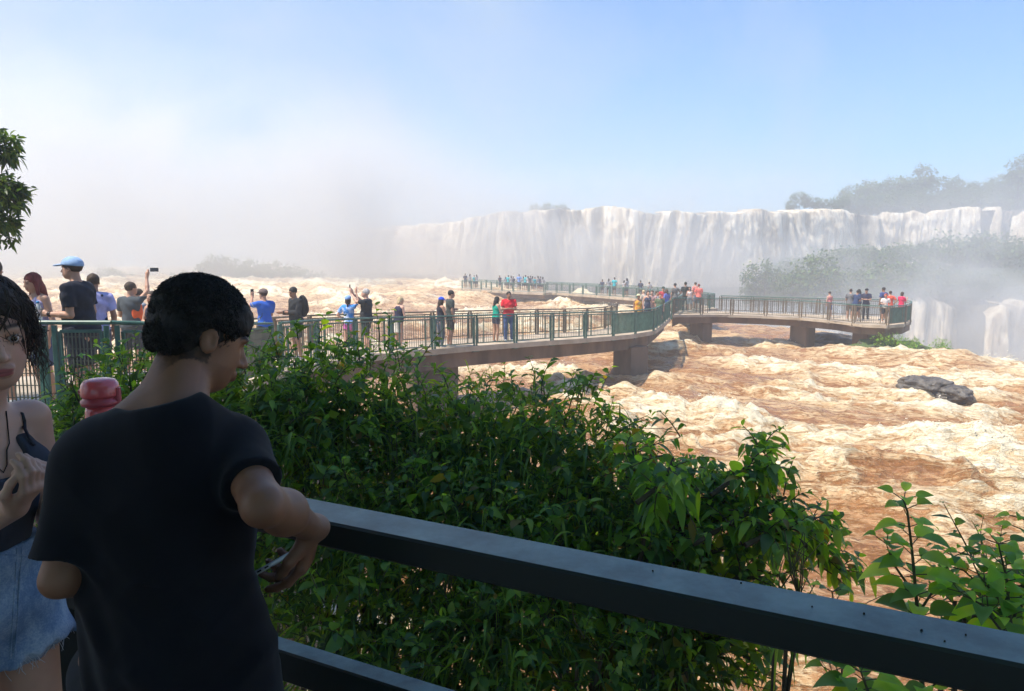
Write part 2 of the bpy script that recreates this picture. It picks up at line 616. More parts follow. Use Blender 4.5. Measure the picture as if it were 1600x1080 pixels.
def curtain(name, pts, zbot, depth, gaps=(), seed=0.0, back=7.0, rock=(0.10, 0.085, 0.065), n=260, out=2.6):
    """a fall: pts = (column, row of the lip, distance); gaps = columns where rock shows through"""
    us = [q[0] for q in pts]
    uu = np.linspace(us[0], us[-1], n)
    YY = np.interp(uu, us, [q[2] for q in pts])
    vv = np.interp(uu, us, [q[1] for q in pts])
    P = [at_y(a, b, c) for a, b, c in zip(uu, vv, YY)]
    lx, ly, lz = [np.array([getattr(q, c) for q in P]) for c in 'xyz']
    lz = lz + 2.8 * (fbm(uu / 22, seed, 0, 6, 0.65) - 0.5)
    zb = np.broadcast_to(zbot, uu.shape) if not callable(zbot) else zbot(uu)
    tx, ty = np.gradient(lx), np.gradient(ly)
    L = np.hypot(tx, ty)
    nx, ny = ty / L, -tx / L                       # towards the camera
    m = 46
    rows, cols = [], []
    g = np.zeros_like(uu)
    for a, b, w in gaps:
        g = np.maximum(g, np.exp(-(np.abs(uu - a) / b) ** 3) * w)
    for j in range(m):
        h = j / (m - 1)
        if h < 0.10:
            q = h / 0.10
            o = -back * (1 - q)
            zz = lz + 0.25 * (1 - q)
        else:
            q = (h - 0.10) / 0.90
            o = out * np.sqrt(q) + 0 * lz
            zz = lz - (lz - zb) * q ** 1.15
        al = np.cumsum(L)
        fl = al + (lz - zz) * 0.55 * (vnoise(al / 16.0, seed, 5.0) - 0.5)
        w1 = 0.9 * (fbm(fl / 9.0, zz / 30 + seed, seed, 5, 0.6) - 0.5) + 0.45 * (fbm(fl / 2.4, zz / 12 + seed, seed + 7, 4) - 0.5)
        w2 = ridge(fl / 0.9, zz / 4 + seed, seed + 4, 4) - 0.5
        amp = 0.2 + 1.0 * min(1, h * 3)
        dd = (1.9 * w1 + 0.8 * w2 + 1.0 * (fbm(fl / 3.0, zz / 3.0, seed + 2, 3) - 0.5)) * amp
        gg = g * (1.0 - 0.30 * h) + 0.75 * sstep(0.55, 0.68, fbm(fl / 4.5 + 9, zz / 40 + seed, 2, 5, .6)) * (1 - 0.6 * h)
        dd = dd - 2.0 * gg * min(1, h * 4)
        oo = o + dd
        rows.append(np.stack([lx + nx * oo, ly + ny * oo, zz], -1))
        white = np.array([0.93, 0.82, 0.64])
        k = np.clip(gg + 0.25 * (fbm(al / 1.2, zz / 5, 3 + seed, 3) - 0.5), 0, 1)[:, None]
        cols.append(white * (1 - k) + np.array(rock) * k)
    V = np.concatenate(rows)
    C = np.concatenate(cols)
    idx = np.arange(n * m).reshape(m, n)
    F = np.stack([idx[:-1, :-1], idx[:-1, 1:], idx[1:, 1:], idx[1:, :-1]], -1).reshape(-1, 4)
    o_ = link(name, mesh_np(name, V, F, col=C), FALL)
    return tag(o_, kind='structure')


MAINF = [(540, 360, 214), (620, 354, 203), (680, 350, 192), (715, 347, 186), (745, 337, 180), (790, 331, 176), (830, 328, 174), (900, 326, 172), (960, 327, 170), (1040, 331, 169),
         (1120, 331, 172), (1200, 329, 176), (1250, 329, 180), (1300, 330, 184), (1345, 334, 188), (1368, 338, 190)]
curtain('waterfall', MAINF, -7.0, 8, gaps=((775, 7, .55), (870, 14, .8), (936, 9, .85), (1000, 6, .3), (1352, 9, .8), (690, 10, .5), (1225, 7, .55)), seed=1.0, n=420)
FALL2 = [(1360, 339, 226), (1380, 334, 224), (1430, 333, 221), (1480, 330, 219), (1515, 326, 218), (1533, 324, 217)]
curtain('waterfall', FALL2, -5.0, 8, gaps=((1372, 6, .5),), seed=5.0, n=150)
curtain('waterfall', [(1549, 352, 219), (1556, 330, 218), (1563, 324, 218), (1570, 336, 218)], -5.0, 8, seed=9.0, n=40, gaps=((1568, 4, .7),))
curtain('waterfall', [(1583, 338, 216), (1600, 330, 214), (1660, 330, 212), (1720, 332, 210)], -5.0, 8, seed=12.0, n=110)
curtain('waterfall', [(1418, 474, 128), (1440, 469, 127), (1470, 470, 126), (1498, 480, 125)], -26.0, 8, seed=15.0, n=70, gaps=((1495, 8, .8), (1450, 5, .5)))
curtain('waterfall', [(1540, 492, 118), (1565, 480, 117), (1620, 476, 116), (1700, 480, 115)], -28.0, 8, seed=19.0, n=110, gaps=((1582, 6, .6),))


def cliff_ribbon(name, pts, zbot, off=2.5, n=300, m=14, amp=3.0):
    us = [q[0] for q in pts]
    uu = np.linspace(us[0], us[-1], n)
    YY = np.interp(uu, us, [q[2] for q in pts])
    vv = np.interp(uu, us, [q[1] for q in pts])
    P = [at_y(a, b, c) for a, b, c in zip(uu, vv, YY)]
    lx, ly, lz = [np.array([getattr(q, c) for q in P]) for c in 'xyz']
    rows = []
    for j in range(m + 4):
        if j < 4:                                    # the plateau on top, running back
            rows.append(np.stack([lx * (1 + (4 - j) * 0.09), ly + off + (4 - j) * 16, lz - 0.8 + (4 - j) * 0.3 + 0 * lx], -1))
            continue
        h = (j - 4) / (m - 1)
        zz = lz - 0.8 - (lz - 0.8 - zbot) * h
        dd = amp * (fbm(uu / 12, zz / 6, 2, 4) - 0.5) - 3.0 * h
        rows.append(np.stack([lx, ly + off + dd, zz], -1))
    mm = len(rows)
    V = np.concatenate(rows)
    idx = np.arange(n * mm).reshape(mm, n)
    F = np.stack([idx[:-1, :-1], idx[:-1, 1:], idx[1:, 1:], idx[1:, :-1]], -1).reshape(-1, 4)
    return tag(link(name, mesh_np(name, V, F), CLIFF), kind='structure')


cliff_ribbon('cliff', MAINF + [(1400, 336, 232)], -12.0, off=5)
cliff_ribbon('cliff', [(1345, 330, 236)] + FALL2[1:] + [(1600, 322, 219), (1760, 322, 214)], -14.0, off=5)
cliff_ribbon('lower_cliff', [(1330, 466, 142), (1400, 468, 134), (1500, 472, 130), (1600, 474, 121), (1740, 474, 118)], -33.0, off=3, n=140)


# ------------------------------------------------------------------ rocks
def rock(name, label, pts_c, size, rot, seed, group=None, moss=False):
    n1_, n2_ = 64, 40
    th = np.linspace(0, 2 * math.pi, n1_, endpoint=False)
    ph = np.linspace(0.02, math.pi - 0.02, n2_)
    TH, PH = np.meshgrid(th, ph)
    x, y, z = np.sin(PH) * np.cos(TH), np.sin(PH) * np.sin(TH), np.cos(PH)
    d = 1 + 0.75 * (fbm(x * 1.6 + seed, y * 1.6, z * 1.6, 4) - 0.5) - 0.25 * ridge(x * 2.1 + seed, y * 2.1 + 3, z * 2.1, 3) + 0.1
    q = np.stack([x * d * size[0], y * d * size[1], z * d * size[2]], -1).reshape(-1, 3)
    idx = np.arange(n1_ * n2_).reshape(n2_, n1_)
    nx_ = np.roll(idx, -1, axis=1)
    F = np.stack([idx[:-1], nx_[:-1], nx_[1:], idx[1:]], -1).reshape(-1, 4)
    o = link(name, mesh_np(name, q, F), MOSSROCK if moss else ROCK)
    o.location = pts_c
    o.rotation_euler = (0, 0, rot)
    return tag(o, label, 'rock', group)


m, t, p = new_mat('mossy_rock')
MOSSROCK = m
geo = N(t, 'ShaderNodeNewGeometry')
sp = N(t, 'ShaderNodeSeparateXYZ')
t.links.new(geo.outputs['Normal'], sp.inputs[0])
kk = M_(t, 'ADD', sp.outputs['Z'], M_(t, 'MULTIPLY', M_(t, 'SUBTRACT', noise_node(t, 1.2, 4), 0.5), 2.2))
t.links.new(ramp(t, kk, [(0.45, (0.05, 0.04, 0.035)), (0.75, (0.06, 0.10, 0.025))]), p.inputs['Base Color'])
p.inputs['Roughness'].default_value = 0.9
bump(t, p, noise_node(t, 5, 5), 0.8, 0.1)

c = at_z(1448, 612, -5.0)
rock('boulder', 'grey boulder breaking the brown rapids, left of its smaller neighbour', (c.x, c.y, -4.80), (.98, .7, .40), -0.25, 2.0, 'boulders in the rapids')
c = at_z(1487, 618, -5.0)
rock('boulder', 'lower grey boulder in the rapids, right of the bigger one', (c.x, c.y, -4.95), (.70, .55, .34), -0.5, 6.0, 'boulders in the rapids')
c = at_z(1410, 556, -5.1)
rock('rock_ledge', 'dark rock ledge with grass beside the last bridge pier', (c.x, c.y + 1.6, -5.25), (2.3, 1.5, .85), -0.15, 9.0, 'ledges on the brink', True)
c = at_z(1290, 531, -5.1)
rock('rock_ledge', 'low dark ledge in the water behind the bridge piers', (c.x + .5, c.y + 1, -5.35), (2.4, 1.0, .62), -0.1, 12.0, 'ledges on the brink')
c = at_z(1515, 570, -5.1)
rock('rock_ledge', 'small grassy rock on the brink right of the bushy ledge', (c.x, c.y + 1, -5.3), (1.5, 1.0, .70), -0.6, 15.0, 'ledges on the brink', True)
# ------------------------------------------------------------------ footbridges
def deck_z(Y):
    return float(np.interp(Y, [7, 7.6, 8.2, 14.5, 18, 22.5, 27, 31, 36, 42, 45, 60, 70, 96],
                           [-1.62, -1.68, -1.76, -2.32, -2.53, -2.83, -3.07, -3.28, -3.40, -3.46, -3.52, -3.80, -3.96, -4.0]))


def edge(pts):
    """(column, distance) pairs along a deck edge -> points on the deck"""
    r = []
    for u, Y in pts:
        z = deck_z(Y)
        r.append(Vector((xu(u, Y, z + 1.0), Y, z)))
    return r


def resample(pts, step):
    out, L = [pts[0].copy()], [0]
    for a, b in zip(pts, pts[1:]):
        L.append(L[-1] + (b - a).length)
    n = max(1, round(L[-1] / step))
    for i in range(1, n + 1):
        d = L[-1] * i / n
        k = max(j for j in range(len(L)) if L[j] <= d + 1e-6)
        if k == len(L) - 1:
            out.append(pts[-1].copy())
            continue
        f = (d - L[k]) / (L[k + 1] - L[k])
        out.append(pts[k].lerp(pts[k + 1], f))
    return out


def offset(pts, w):
    r = []
    for i, q in enumerate(pts):
        d = (pts[min(i + 1, len(pts) - 1)] - pts[max(i - 1, 0)])
        d.z = 0
        d.normalize()
        z = q.z
        r.append(Vector((q.x - d.y * w, q.y + d.x * w, z)))
    return r


def slab(mb, A, B, top, bot, grow=0.0):
    """a deck between edge polylines A and B (same count)"""
    n = len(A)
    V, F = [], []
    for a, b in zip(A, B):
        d = (b - a)
        d.z = 0
        d = d.normalized() * grow
        for q, s in ((a, -1), (b, 1)):
            V.append(q + d * s + Vector((0, 0, top)))
            V.append(q + d * s + Vector((0, 0, bot)))
    for i in range(n - 1):
        k, l = 4 * i, 4 * (i + 1)
        F += [[k, k + 2, l + 2, l], [k + 1, l + 1, l + 3, k + 3], [k, l, l + 1, k + 1], [k + 2, k + 3, l + 3, l + 2]]
    F += [[0, 1, 3, 2], [4 * n - 4, 4 * n - 2, 4 * n - 1, 4 * n - 3]]
    mb.add(V, F)


def railing(name, label, group, posts, H=1.0, wire=0.11, thick=1.0, mpost=None, mtop=None, cross=0.0, dense=None, side_bars=True):
    root = tag(empty(name, posts[0]), label, 'railing', group)
    base = Vector(posts[0])
    P = [Vector(q) - base for q in posts]
    mpost = mpost or RAIL_GREEN
    mtop = mtop or RAIL_GREEN
    Z1 = Vector((0, 0, 1))
    for i, q in enumerate(P):
        d = (P[min(i + 1, len(P) - 1)] - P[max(i - 1, 0)])
        d.z = 0
        d.normalize()
        m = MB()
        for s in (-1, 1):
            c_ = q + d * (0.058 * s * thick)
            m.bar(c_ - Z1 * 0.20, c_ + Z1 * (H - 0.03), 0.05 * thick, 0.06 * thick, up=tuple(d), bevel=0.008)
        m.bar(q - d * 0.14 - Z1 * 0.17, q + d * 0.14 - Z1 * 0.17, 0.10, 0.05)
        m.bar(q - d * 0.10 - Z1 * 0.11, q + d * 0.10 - Z1 * 0.11, 0.085, 0.05)
        m.build('post', mpost, root)
    m = MB()
    for a, b in zip(P, P[1:]):
        m.bar(a + Z1 * H, b + Z1 * H, 0.075 * thick, 0.05 * thick, bevel=0.012)
    m.build('top_rail', mtop, root)
    for a, b in zip(P, P[1:]):
        L = (b - a).length
        d = (b - a) / L
        g = 0.12 * thick + 0.0
        a2, b2 = a + d * g, b - d * g
        f = MB()
        for z in (0.09, H - 0.09):
            f.bar(a2 + Z1 * z, b2 + Z1 * z, 0.035 * thick, 0.035 * thick)
        for e in (a2, b2):
            f.bar(e + Z1 * 0.09, e + Z1 * (H - 0.09), 0.036 * thick, 0.036 * thick)
        if side_bars and L > 1.2:
            for e in (a2 + d * 0.26, b2 - d * 0.26):
                f.bar(e + Z1 * 0.09, e + Z1 * (H - 0.09), 0.030 * thick, 0.030 * thick)
        fo = f.build('railing_panel', mpost, root)
        w = MB()
        dn = dense is not None and dense((a + b) / 2 + base)
        n = max(2, int((b2 - a2).length / (wire if not dn else .030)))
        for k in range(1, n):
            c_ = a2.lerp(b2, k / n)
            w.bar(c_ + Z1 * 0.10, c_ + Z1 * (H - 0.10), 0.012 * thick, 0.012 * thick)
        if cross:
            z = 0.10 + cross
            while z < H - 0.12:
                w.bar(a2 + Z1 * z, b2 + Z1 * z, 0.008, 0.008)
                z += cross
        w.build('wire_mesh', WIRE if not dn else RAIL_GREEN, fo)
    return root


def pier(u, Y, w, dpt, ztop, parent, base, rz=0.5, zbot=-6.6):
    c_ = Vector((xu(u, Y, -4.5), Y, 0))
    m = MB()
    a = Vector((math.cos(rz), math.sin(rz), 0))
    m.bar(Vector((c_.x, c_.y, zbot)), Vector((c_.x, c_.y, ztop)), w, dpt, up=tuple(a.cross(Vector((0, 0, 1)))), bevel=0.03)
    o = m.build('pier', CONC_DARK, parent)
    o.location = -Vector(base)
    return o


def bridge(label, A, B, piers, slab_t=0.12, beam=0.5, inset=0.35, group=None, name='footbridge'):
    base = A[0]
    root = tag(empty(name, base), label, 'footbridge', group)
    A0, B0 = [a - base for a in A], [b - base for b in B]
    m = MB()
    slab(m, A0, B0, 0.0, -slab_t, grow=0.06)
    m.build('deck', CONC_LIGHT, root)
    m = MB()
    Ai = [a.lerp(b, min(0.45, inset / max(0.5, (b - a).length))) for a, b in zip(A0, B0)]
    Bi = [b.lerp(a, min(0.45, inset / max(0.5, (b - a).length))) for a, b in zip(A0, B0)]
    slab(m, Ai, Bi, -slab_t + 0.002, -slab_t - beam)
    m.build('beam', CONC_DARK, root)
    for q in piers:
        pier(*q, parent=root, base=base)
    return root


nearA = edge([(235, 7.9), (330, 9.5), (395, 13), (437, 15), (500, 17.2), (600, 20.5), (677, 22.4), (740, 23.9), (796, 25.2), (844, 26.4),
              (899, 27.8), (950, 29.4), (987, 31), (1022, 33), (1036, 37), (1047, 41.5)])
backA = []
for i, q in enumerate(offset(nearA, 2.3)):
    backA.append(q)
# the wide part of the deck at the left
man_back = [(-9.6, 13.2), (-8.4, 14.3), (-7.4, 15.2), (-6.9, 16.2), (-6.5, 18.2)]
for i, (x, y) in enumerate(man_back):
    backA[i] = Vector((x, y, deck_z(y)))
nearL = edge([(-420, 7.2), (-60, 7.4), (60, 7.5), (76, 7.5), (171, 7.6), (184, 7.62), (235, 7.9)])
leftD = [Vector((-13, 12, deck_z(12))), Vector((-12, 12.4, deck_z(12.4))), Vector((-11.4, 12.7, deck_z(12.7))), Vector((-11, 12.9, deck_z(12.9))), Vector((-10.6, 13.0, deck_z(13))), Vector((-10, 13.1, deck_z(13.1))), Vector((-9.6, 13.2, deck_z(13.2)))]
A_all, B_all = nearL[:-1] + nearA, leftD[:-1] + backA
bridge('long concrete footbridge curving from the left over the rapids, the nearest one', A_all, B_all,
       [(985, 32.2, 0.95, 1.3, -3.9), (672, 25.2, 1.5, 1.5, -3.4), (480, 19.5, 0.9, 1.2, -3.0), (250, 12.0, 1.0, 1.4, -2.3)], slab_t=0.17, beam=0.52, inset=0.30,
       group='concrete footbridges over the rapids')

# railings of the near bridge
posts = resample(nearA[3:14], 1.9)
railing('railing', 'green and brown railing along the near side of the nearest footbridge', 'railings of the footbridges', posts, wire=0.10, dense=lambda q: q.x > 3.9)
railing('railing', 'railing section running back to the bend of the nearest footbridge, seen edge on', 'railings of the footbridges', resample(nearA[13:], 1.45), wire=0.08, dense=lambda q: True)
Lp = edge([(-420, 7.2), (-300, 7.25), (-200, 7.3), (-115, 7.35), (-20, 7.42), (76, 7.5), (174, 7.6), (262, 7.9), (320, 9.1), (352, 10.5), (380, 12), (405, 13.4)])
Lp[-1] = Lp[-1].lerp(nearA[3], 0.6)
railing('railing', 'dark green wire railing in front of the man in the blue cap', 'railings of the footbridges', Lp, wire=0.035, thick=0.85, cross=0.125, side_bars=False)
railing('railing', 'brown railing along the far side of the nearest footbridge', 'railings of the footbridges', resample(backA[1:-1], 1.9), wire=0.115, mpost=RAIL_RUST, mtop=RAIL_RUST)

# node + right spur
nearB = [Vector((xu(u, Y, z + 1), Y, z)) for u, Y, z in ((1052, 43.6, -3.45), (1121, 44.6, -3.50), (1190, 44.2, -3.55), (1250, 43.2, -3.58), (1307, 41.0, -3.58),
                                                         (1349, 38.8, -3.58), (1387, 38.2, -3.58), (1414, 38.9, -3.58), (1424, 41.0, -3.58))]
backB = [Vector((xu(u, Y, z + 1), Y, z)) for u, Y, z in ((1052, 47.6, -3.45), (1126, 47.2, -3.50), (1192, 46.7, -3.55), (1252, 45.9, -3.58), (1300, 45.2, -3.58),
                                                         (1340, 44.6, -3.58), (1373, 44.2, -3.58), (1400, 43.9, -3.58), (1424, 43.4, -3.58))]
bridge('concrete footbridge spur leading right to a rounded end platform over the brink', nearB, backB,
       [(1095, 46.0, 0.8, 1.2, -4.0), (1254, 44.6, 0.85, 1.2, -4.0), (1352, 41.2, 0.95, 1.0, -4.0), (1377, 43.0, 0.8, 1.0, -4.0)],
       slab_t=0.14, beam=0.42, inset=0.55, group='concrete footbridges over the rapids')
railing('railing', 'railing with brown posts along the near side of the right spur', 'railings of the footbridges', resample(nearB, 1.9), wire=0.115, mpost=RAIL_RUST, dense=lambda q: q.x > 19.6 or q.x < 11.5)
railing('railing', 'railing along the far side of the right spur and its end platform', 'railings of the footbridges', resample(backB[1:] + [nearB[-1]], 1.9), wire=0.115, mpost=RAIL_RUST)

# far arm
nearC = edge([(1050, 43.4), (1066, 50), (1046, 60), (994, 70), (940, 75), (895, 79), (862, 82), (851, 81), (800, 84), (722, 93)])
backC = offset(nearC, -2.4)
backC = [Vector((xu(u, Y, deck_z(Y) + 1), Y, deck_z(Y))) for u, Y in ((1058, 48), (1122, 52), (1075, 63), (1010, 73.5), (950, 79), (902, 83), (872, 86), (851, 87), (803, 90.5), (728, 98))]
bridge('farthest footbridge fading in the mist and ending in a crowded platform below the falls', nearC, backC,
       [(737, 94, 1.7, 1.6, -4.4), (905, 80.5, 1.1, 1.4, -4.3), (800, 88, 1.4, 1.4, -4.4), (1010, 70, 1.1, 1.4, -4.3)], slab_t=0.25, beam=0.45, inset=0.5,
       group='concrete footbridges over the rapids')
railing('railing', 'hazy railing on the near side of the farthest footbridge', 'railings of the footbridges', resample(nearC, 2.2), wire=0.11, thick=1.15, side_bars=False)
railing('railing', 'hazy railing on the far side of the farthest footbridge', 'railings of the footbridges', resample(backC, 2.2), wire=0.12, thick=1.1, side_bars=False)

# ------------------------------------------------------------------ the camera's own deck and its railing
p1, p2 = at_z(512, 816, -0.55), at_z(1600, 1040, -0.55)
dR = (p2 - p1)
dR.z = 0
dR.normalize()
nR = Vector((-dR.y, dR.x, 0))
if nR.y < 0:
    nR = -nR
c1 = p1 + nR * 0.052
RAILTOP = mat_noise('dark_green_gloss_paint', (0.035, 0.06, 0.05), (0.055, 0.085, 0.07), 12, 0.3, 0.5, 0.003, stretch=(1, 1, 1), spec=0.8)
# the beams: worn dark paint, sky sheen on the upper face painted in
m, t, p = new_mat('beam_paint_sky_sheen')
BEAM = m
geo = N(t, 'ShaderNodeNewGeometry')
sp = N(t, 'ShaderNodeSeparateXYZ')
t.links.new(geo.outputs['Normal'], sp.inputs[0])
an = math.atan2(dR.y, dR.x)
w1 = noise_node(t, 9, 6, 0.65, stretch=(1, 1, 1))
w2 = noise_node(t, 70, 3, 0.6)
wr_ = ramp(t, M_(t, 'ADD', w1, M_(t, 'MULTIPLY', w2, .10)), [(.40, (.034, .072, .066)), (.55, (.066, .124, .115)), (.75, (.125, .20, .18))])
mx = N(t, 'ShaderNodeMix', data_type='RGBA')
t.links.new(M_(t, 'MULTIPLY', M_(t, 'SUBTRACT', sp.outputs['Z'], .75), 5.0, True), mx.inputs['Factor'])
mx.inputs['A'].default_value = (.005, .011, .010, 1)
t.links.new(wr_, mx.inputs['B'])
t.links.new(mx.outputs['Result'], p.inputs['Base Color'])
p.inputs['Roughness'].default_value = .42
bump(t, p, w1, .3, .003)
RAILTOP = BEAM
root = tag(empty('railing', (c1.x, c1.y, -1.65)), 'thick dark green wooden railing crossing the foreground, the nearest one', 'railing')


def rp(s, z):                                   # point along the railing, local to root
    q = c1 + dR * s
    return Vector((q.x - c1.x, q.y - c1.y, z + 1.65))


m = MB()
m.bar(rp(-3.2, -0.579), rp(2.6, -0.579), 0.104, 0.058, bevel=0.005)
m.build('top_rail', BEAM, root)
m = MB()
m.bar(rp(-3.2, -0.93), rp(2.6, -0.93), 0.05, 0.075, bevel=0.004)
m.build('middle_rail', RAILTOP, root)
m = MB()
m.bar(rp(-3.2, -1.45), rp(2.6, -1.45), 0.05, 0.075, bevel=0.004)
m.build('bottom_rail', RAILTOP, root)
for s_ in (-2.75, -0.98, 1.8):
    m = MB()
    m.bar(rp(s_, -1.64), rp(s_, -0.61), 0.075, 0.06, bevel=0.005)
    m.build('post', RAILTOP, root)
# debris lying on the rail
PEB = mat_noise('dark_crumbs', (0.01, 0.01, 0.01), (0.04, 0.03, 0.02), 30, 0.9, 0, 0)
deb = MB()
for u, v in ((1509, 992), (1476, 1002), (1269, 948), (1350, 959), (1158, 911), (1020, 892), (1440, 985), (1003, 875)):
    q = at_z(u, v, -0.549)
    r0 = random.uniform(0.0008, 0.0018)
    Vv, Ff = [], []
    for a in range(6):
        for zz, k_ in ((-0.002, 1.0), (r0, 0.8), (r0 * 1.6, 0.2)):
            t_ = a * math.pi / 3 + random.uniform(-.2, .2)
            Vv.append((q.x + math.cos(t_) * r0 * k_ * 1.5, q.y + math.sin(t_) * r0 * k_, q.z + zz))
    for a in range(6):
        b_ = (a + 1) % 6
        Ff += [[a * 3, b_ * 3, b_ * 3 + 1, a * 3 + 1], [a * 3 + 1, b_ * 3 + 1, b_ * 3 + 2, a * 3 + 2]]
    deb.add(Vv, Ff)
tag(deb.build('bark_crumbs', PEB), kind='stuff')

dk = MB()
q1, q2 = c1 + dR * 3.5 + nR * 0.08, c1 - dR * 3.6 + nR * 0.08
V = [(q1.x, q1.y, -1.65), (q2.x, q2.y, -1.65), (-8, 6.9, -1.65), (-9, -5, -1.65), (6, -5, -1.65)]
V2 = [(x, y, -1.80) for x, y, z in V]
me = bpy.data.meshes.new('pavement')
n_ = len(V)
me.from_pydata(V + V2, [], [list(range(n_)), list(range(2 * n_ - 1, n_ - 1, -1))] + [[i, i + n_, (i + 1) % n_ + n_, (i + 1) % n_] for i in range(n_)])
tag(link('pavement', me, mat_noise('worn_deck_paving', (0.06, 0.05, 0.04), (0.12, 0.10, 0.08), 4, 0.8, 0.3, 0.01)), kind='structure')
# ------------------------------------------------------------------ leaves
def norm(a):
    return a / np.maximum(np.linalg.norm(a, axis=-1, keepdims=True), 1e-9)


def leaves(base, dirn, nrm, L, Wd, droop, col, seg=4, peak=0.42, fold=0.25, tip=1.0):
    """many leaves in one mesh: a pointed, folded, drooping blade each"""
    n = len(base)
    d = norm(dirn)
    nr = norm(nrm - d * (nrm * d).sum(-1, keepdims=True))
    side = np.cross(d, nr)
    L = np.asarray(L)[:, None]
    Wd = np.asarray(Wd)[:, None]
    droop = np.asarray(droop)[:, None]
    ts = np.linspace(0, 1, seg + 1)
    rows = []
    for t in ts:
        w = math.sin(math.pi * t ** (math.log(0.5) / math.log(peak))) ** 0.9 if 0 < t < 1 else 0.02
        if t > 0.75:
            w *= tip if t < 1 else 1
        c = base + d * L * (t - 0.12 * t * t * droop) - np.array([0, 0, 1.0]) * L * droop * t * t * 0.55
        e = side * Wd * 0.5 * w
        up = nr * Wd * 0.5 * w * fold
        rows.append(np.stack([c - e + up, c, c + e + up], 1))
    V = np.stack(rows, 1)                                # n, seg+1, 3, 3
    V = V.reshape(n, -1, 3)
    k = (seg + 1) * 3
    f = []
    for s in range(seg):
        a = s * 3
        f += [[a, a + 1, a + 4, a + 3], [a + 1, a + 2, a + 5, a + 4]]
    f = np.array(f)
    F = (f[None] + (np.arange(n) * k)[:, None, None]).reshape(-1, 4)
    C = np.repeat(col, k, axis=0)
    return V.reshape(-1, 3), F, C


class Foliage:
    def __init__(s):
        s.V, s.F, s.C, s.n = [], [], [], 0

    def add(s, V, F, C):
        s.V.append(V)
        s.F.append(F + s.n)
        s.C.append(C)
        s.n += len(V)

    def leaves(s, *a, **k):
        s.add(*leaves(*a, **k))

    def build(s, name, mat, parent):
        return link(name, mesh_np(name, np.concatenate(s.V), np.concatenate(s.F), col=np.concatenate(s.C)), mat, parent)


GREENS = np.array([(0.080, 0.165, 0.020), (0.110, 0.210, 0.026), (0.050, 0.120, 0.026), (0.150, 0.245, 0.028), (0.042, 0.100, 0.030)])


def greens(n, bright=1.0, yellow=0.0, rng=RNG):
    c = GREENS[rng.integers(0, len(GREENS), n)] * rng.uniform(0.75, 1.35, (n, 1)) * bright * 1.22
    if yellow:
        k = rng.random(n) < yellow
        c[k] = np.array([0.22, 0.17, 0.03]) * rng.uniform(0.6, 1.2, (k.sum(), 1))
    return c


def rdir(n, up=0.0, rng=RNG):
    v = rng.normal(size=(n, 3))
    v[:, 2] += up
    return norm(v)


def sprigs(fol, st, roots, dirs, length, nl, leafL, ratio=0.42, droop=0.6, bright=1.0, yellow=0.0, stemr=0.0025, rng=RNG, seg=4, peak=0.40):
    """leafy shoots: a curved stem with leaves set around it"""
    n = len(roots)
    dirs = norm(dirs)
    length = np.broadcast_to(length, (n,)) * rng.uniform(0.6, 1.25, n)
    bend = rng.normal(size=(n, 3)) * 0.25
    bend[:, 2] -= 0.35
    for i in range(n):
        pts = [roots[i] + dirs[i] * length[i] * t + bend[i] * length[i] * t * t * 0.6 for t in np.linspace(0, 1, 4)]
        st.tube([Vector(p) for p in pts], [stemr * (1.3 - 0.8 * t) for t in np.linspace(0, 1, 4)], 3)
    tt = np.tile(np.linspace(0.15, 1.0, nl), (n, 1)) + rng.normal(size=(n, nl)) * 0.03
    base = roots[:, None] + dirs[:, None] * (length[:, None] * tt)[..., None] + bend[:, None] * (length[:, None] * tt * tt)[..., None] * 0.6
    ref = rng.normal(size=(n, 3))
    a = norm(np.cross(dirs, ref))
    b = np.cross(dirs, a)
    ph = (np.arange(nl) * 2.4)[None] + rng.uniform(0, 6.28, (n, 1)) + rng.normal(size=(n, nl)) * 0.3
    rad_ = a[:, None] * np.cos(ph)[..., None] + b[:, None] * np.sin(ph)[..., None]
    dl = norm(rad_ * 0.9 + dirs[:, None] * 0.55 + np.array([0, 0, 0.12]))
    nn = np.broadcast_to(np.array([0, 0, 1.0]), dl.shape) + rng.normal(size=dl.shape) * 0.35
    m = n * nl
    LL = leafL * rng.uniform(0.5, 1.2, (n, nl)) * (1.15 - 0.55 * tt)
    fol.leaves(base.reshape(m, 3), dl.reshape(m, 3), nn.reshape(m, 3), LL.reshape(m), LL.reshape(m) * ratio * rng.uniform(0.8, 1.2, m),
               droop * rng.uniform(0.4, 1.5, m), greens(m, bright, yellow, rng), seg=seg, peak=peak)


def blob_pts(c, r, n, rng=RNG, shell=(0.72, 1.0), front=True):
    d = rng.normal(size=(int(n * 2.2), 3))
    d = norm(d)
    if front:
        d = d[(d[:, 1] < 0.55) & (d[:, 2] > -0.9)][:n]
    else:
        d = d[:n]
    lump = 1 + 0.28 * (fbm(d[:, 0] * 2.3 + c[0], d[:, 1] * 2.3 + c[1], d[:, 2] * 2.3 + c[2], 2)[:, None] - 0.5) * 2
    q = d * rng.uniform(*shell, (len(d), 1)) * lump * np.array(r)
    return np.array(c) + q, d


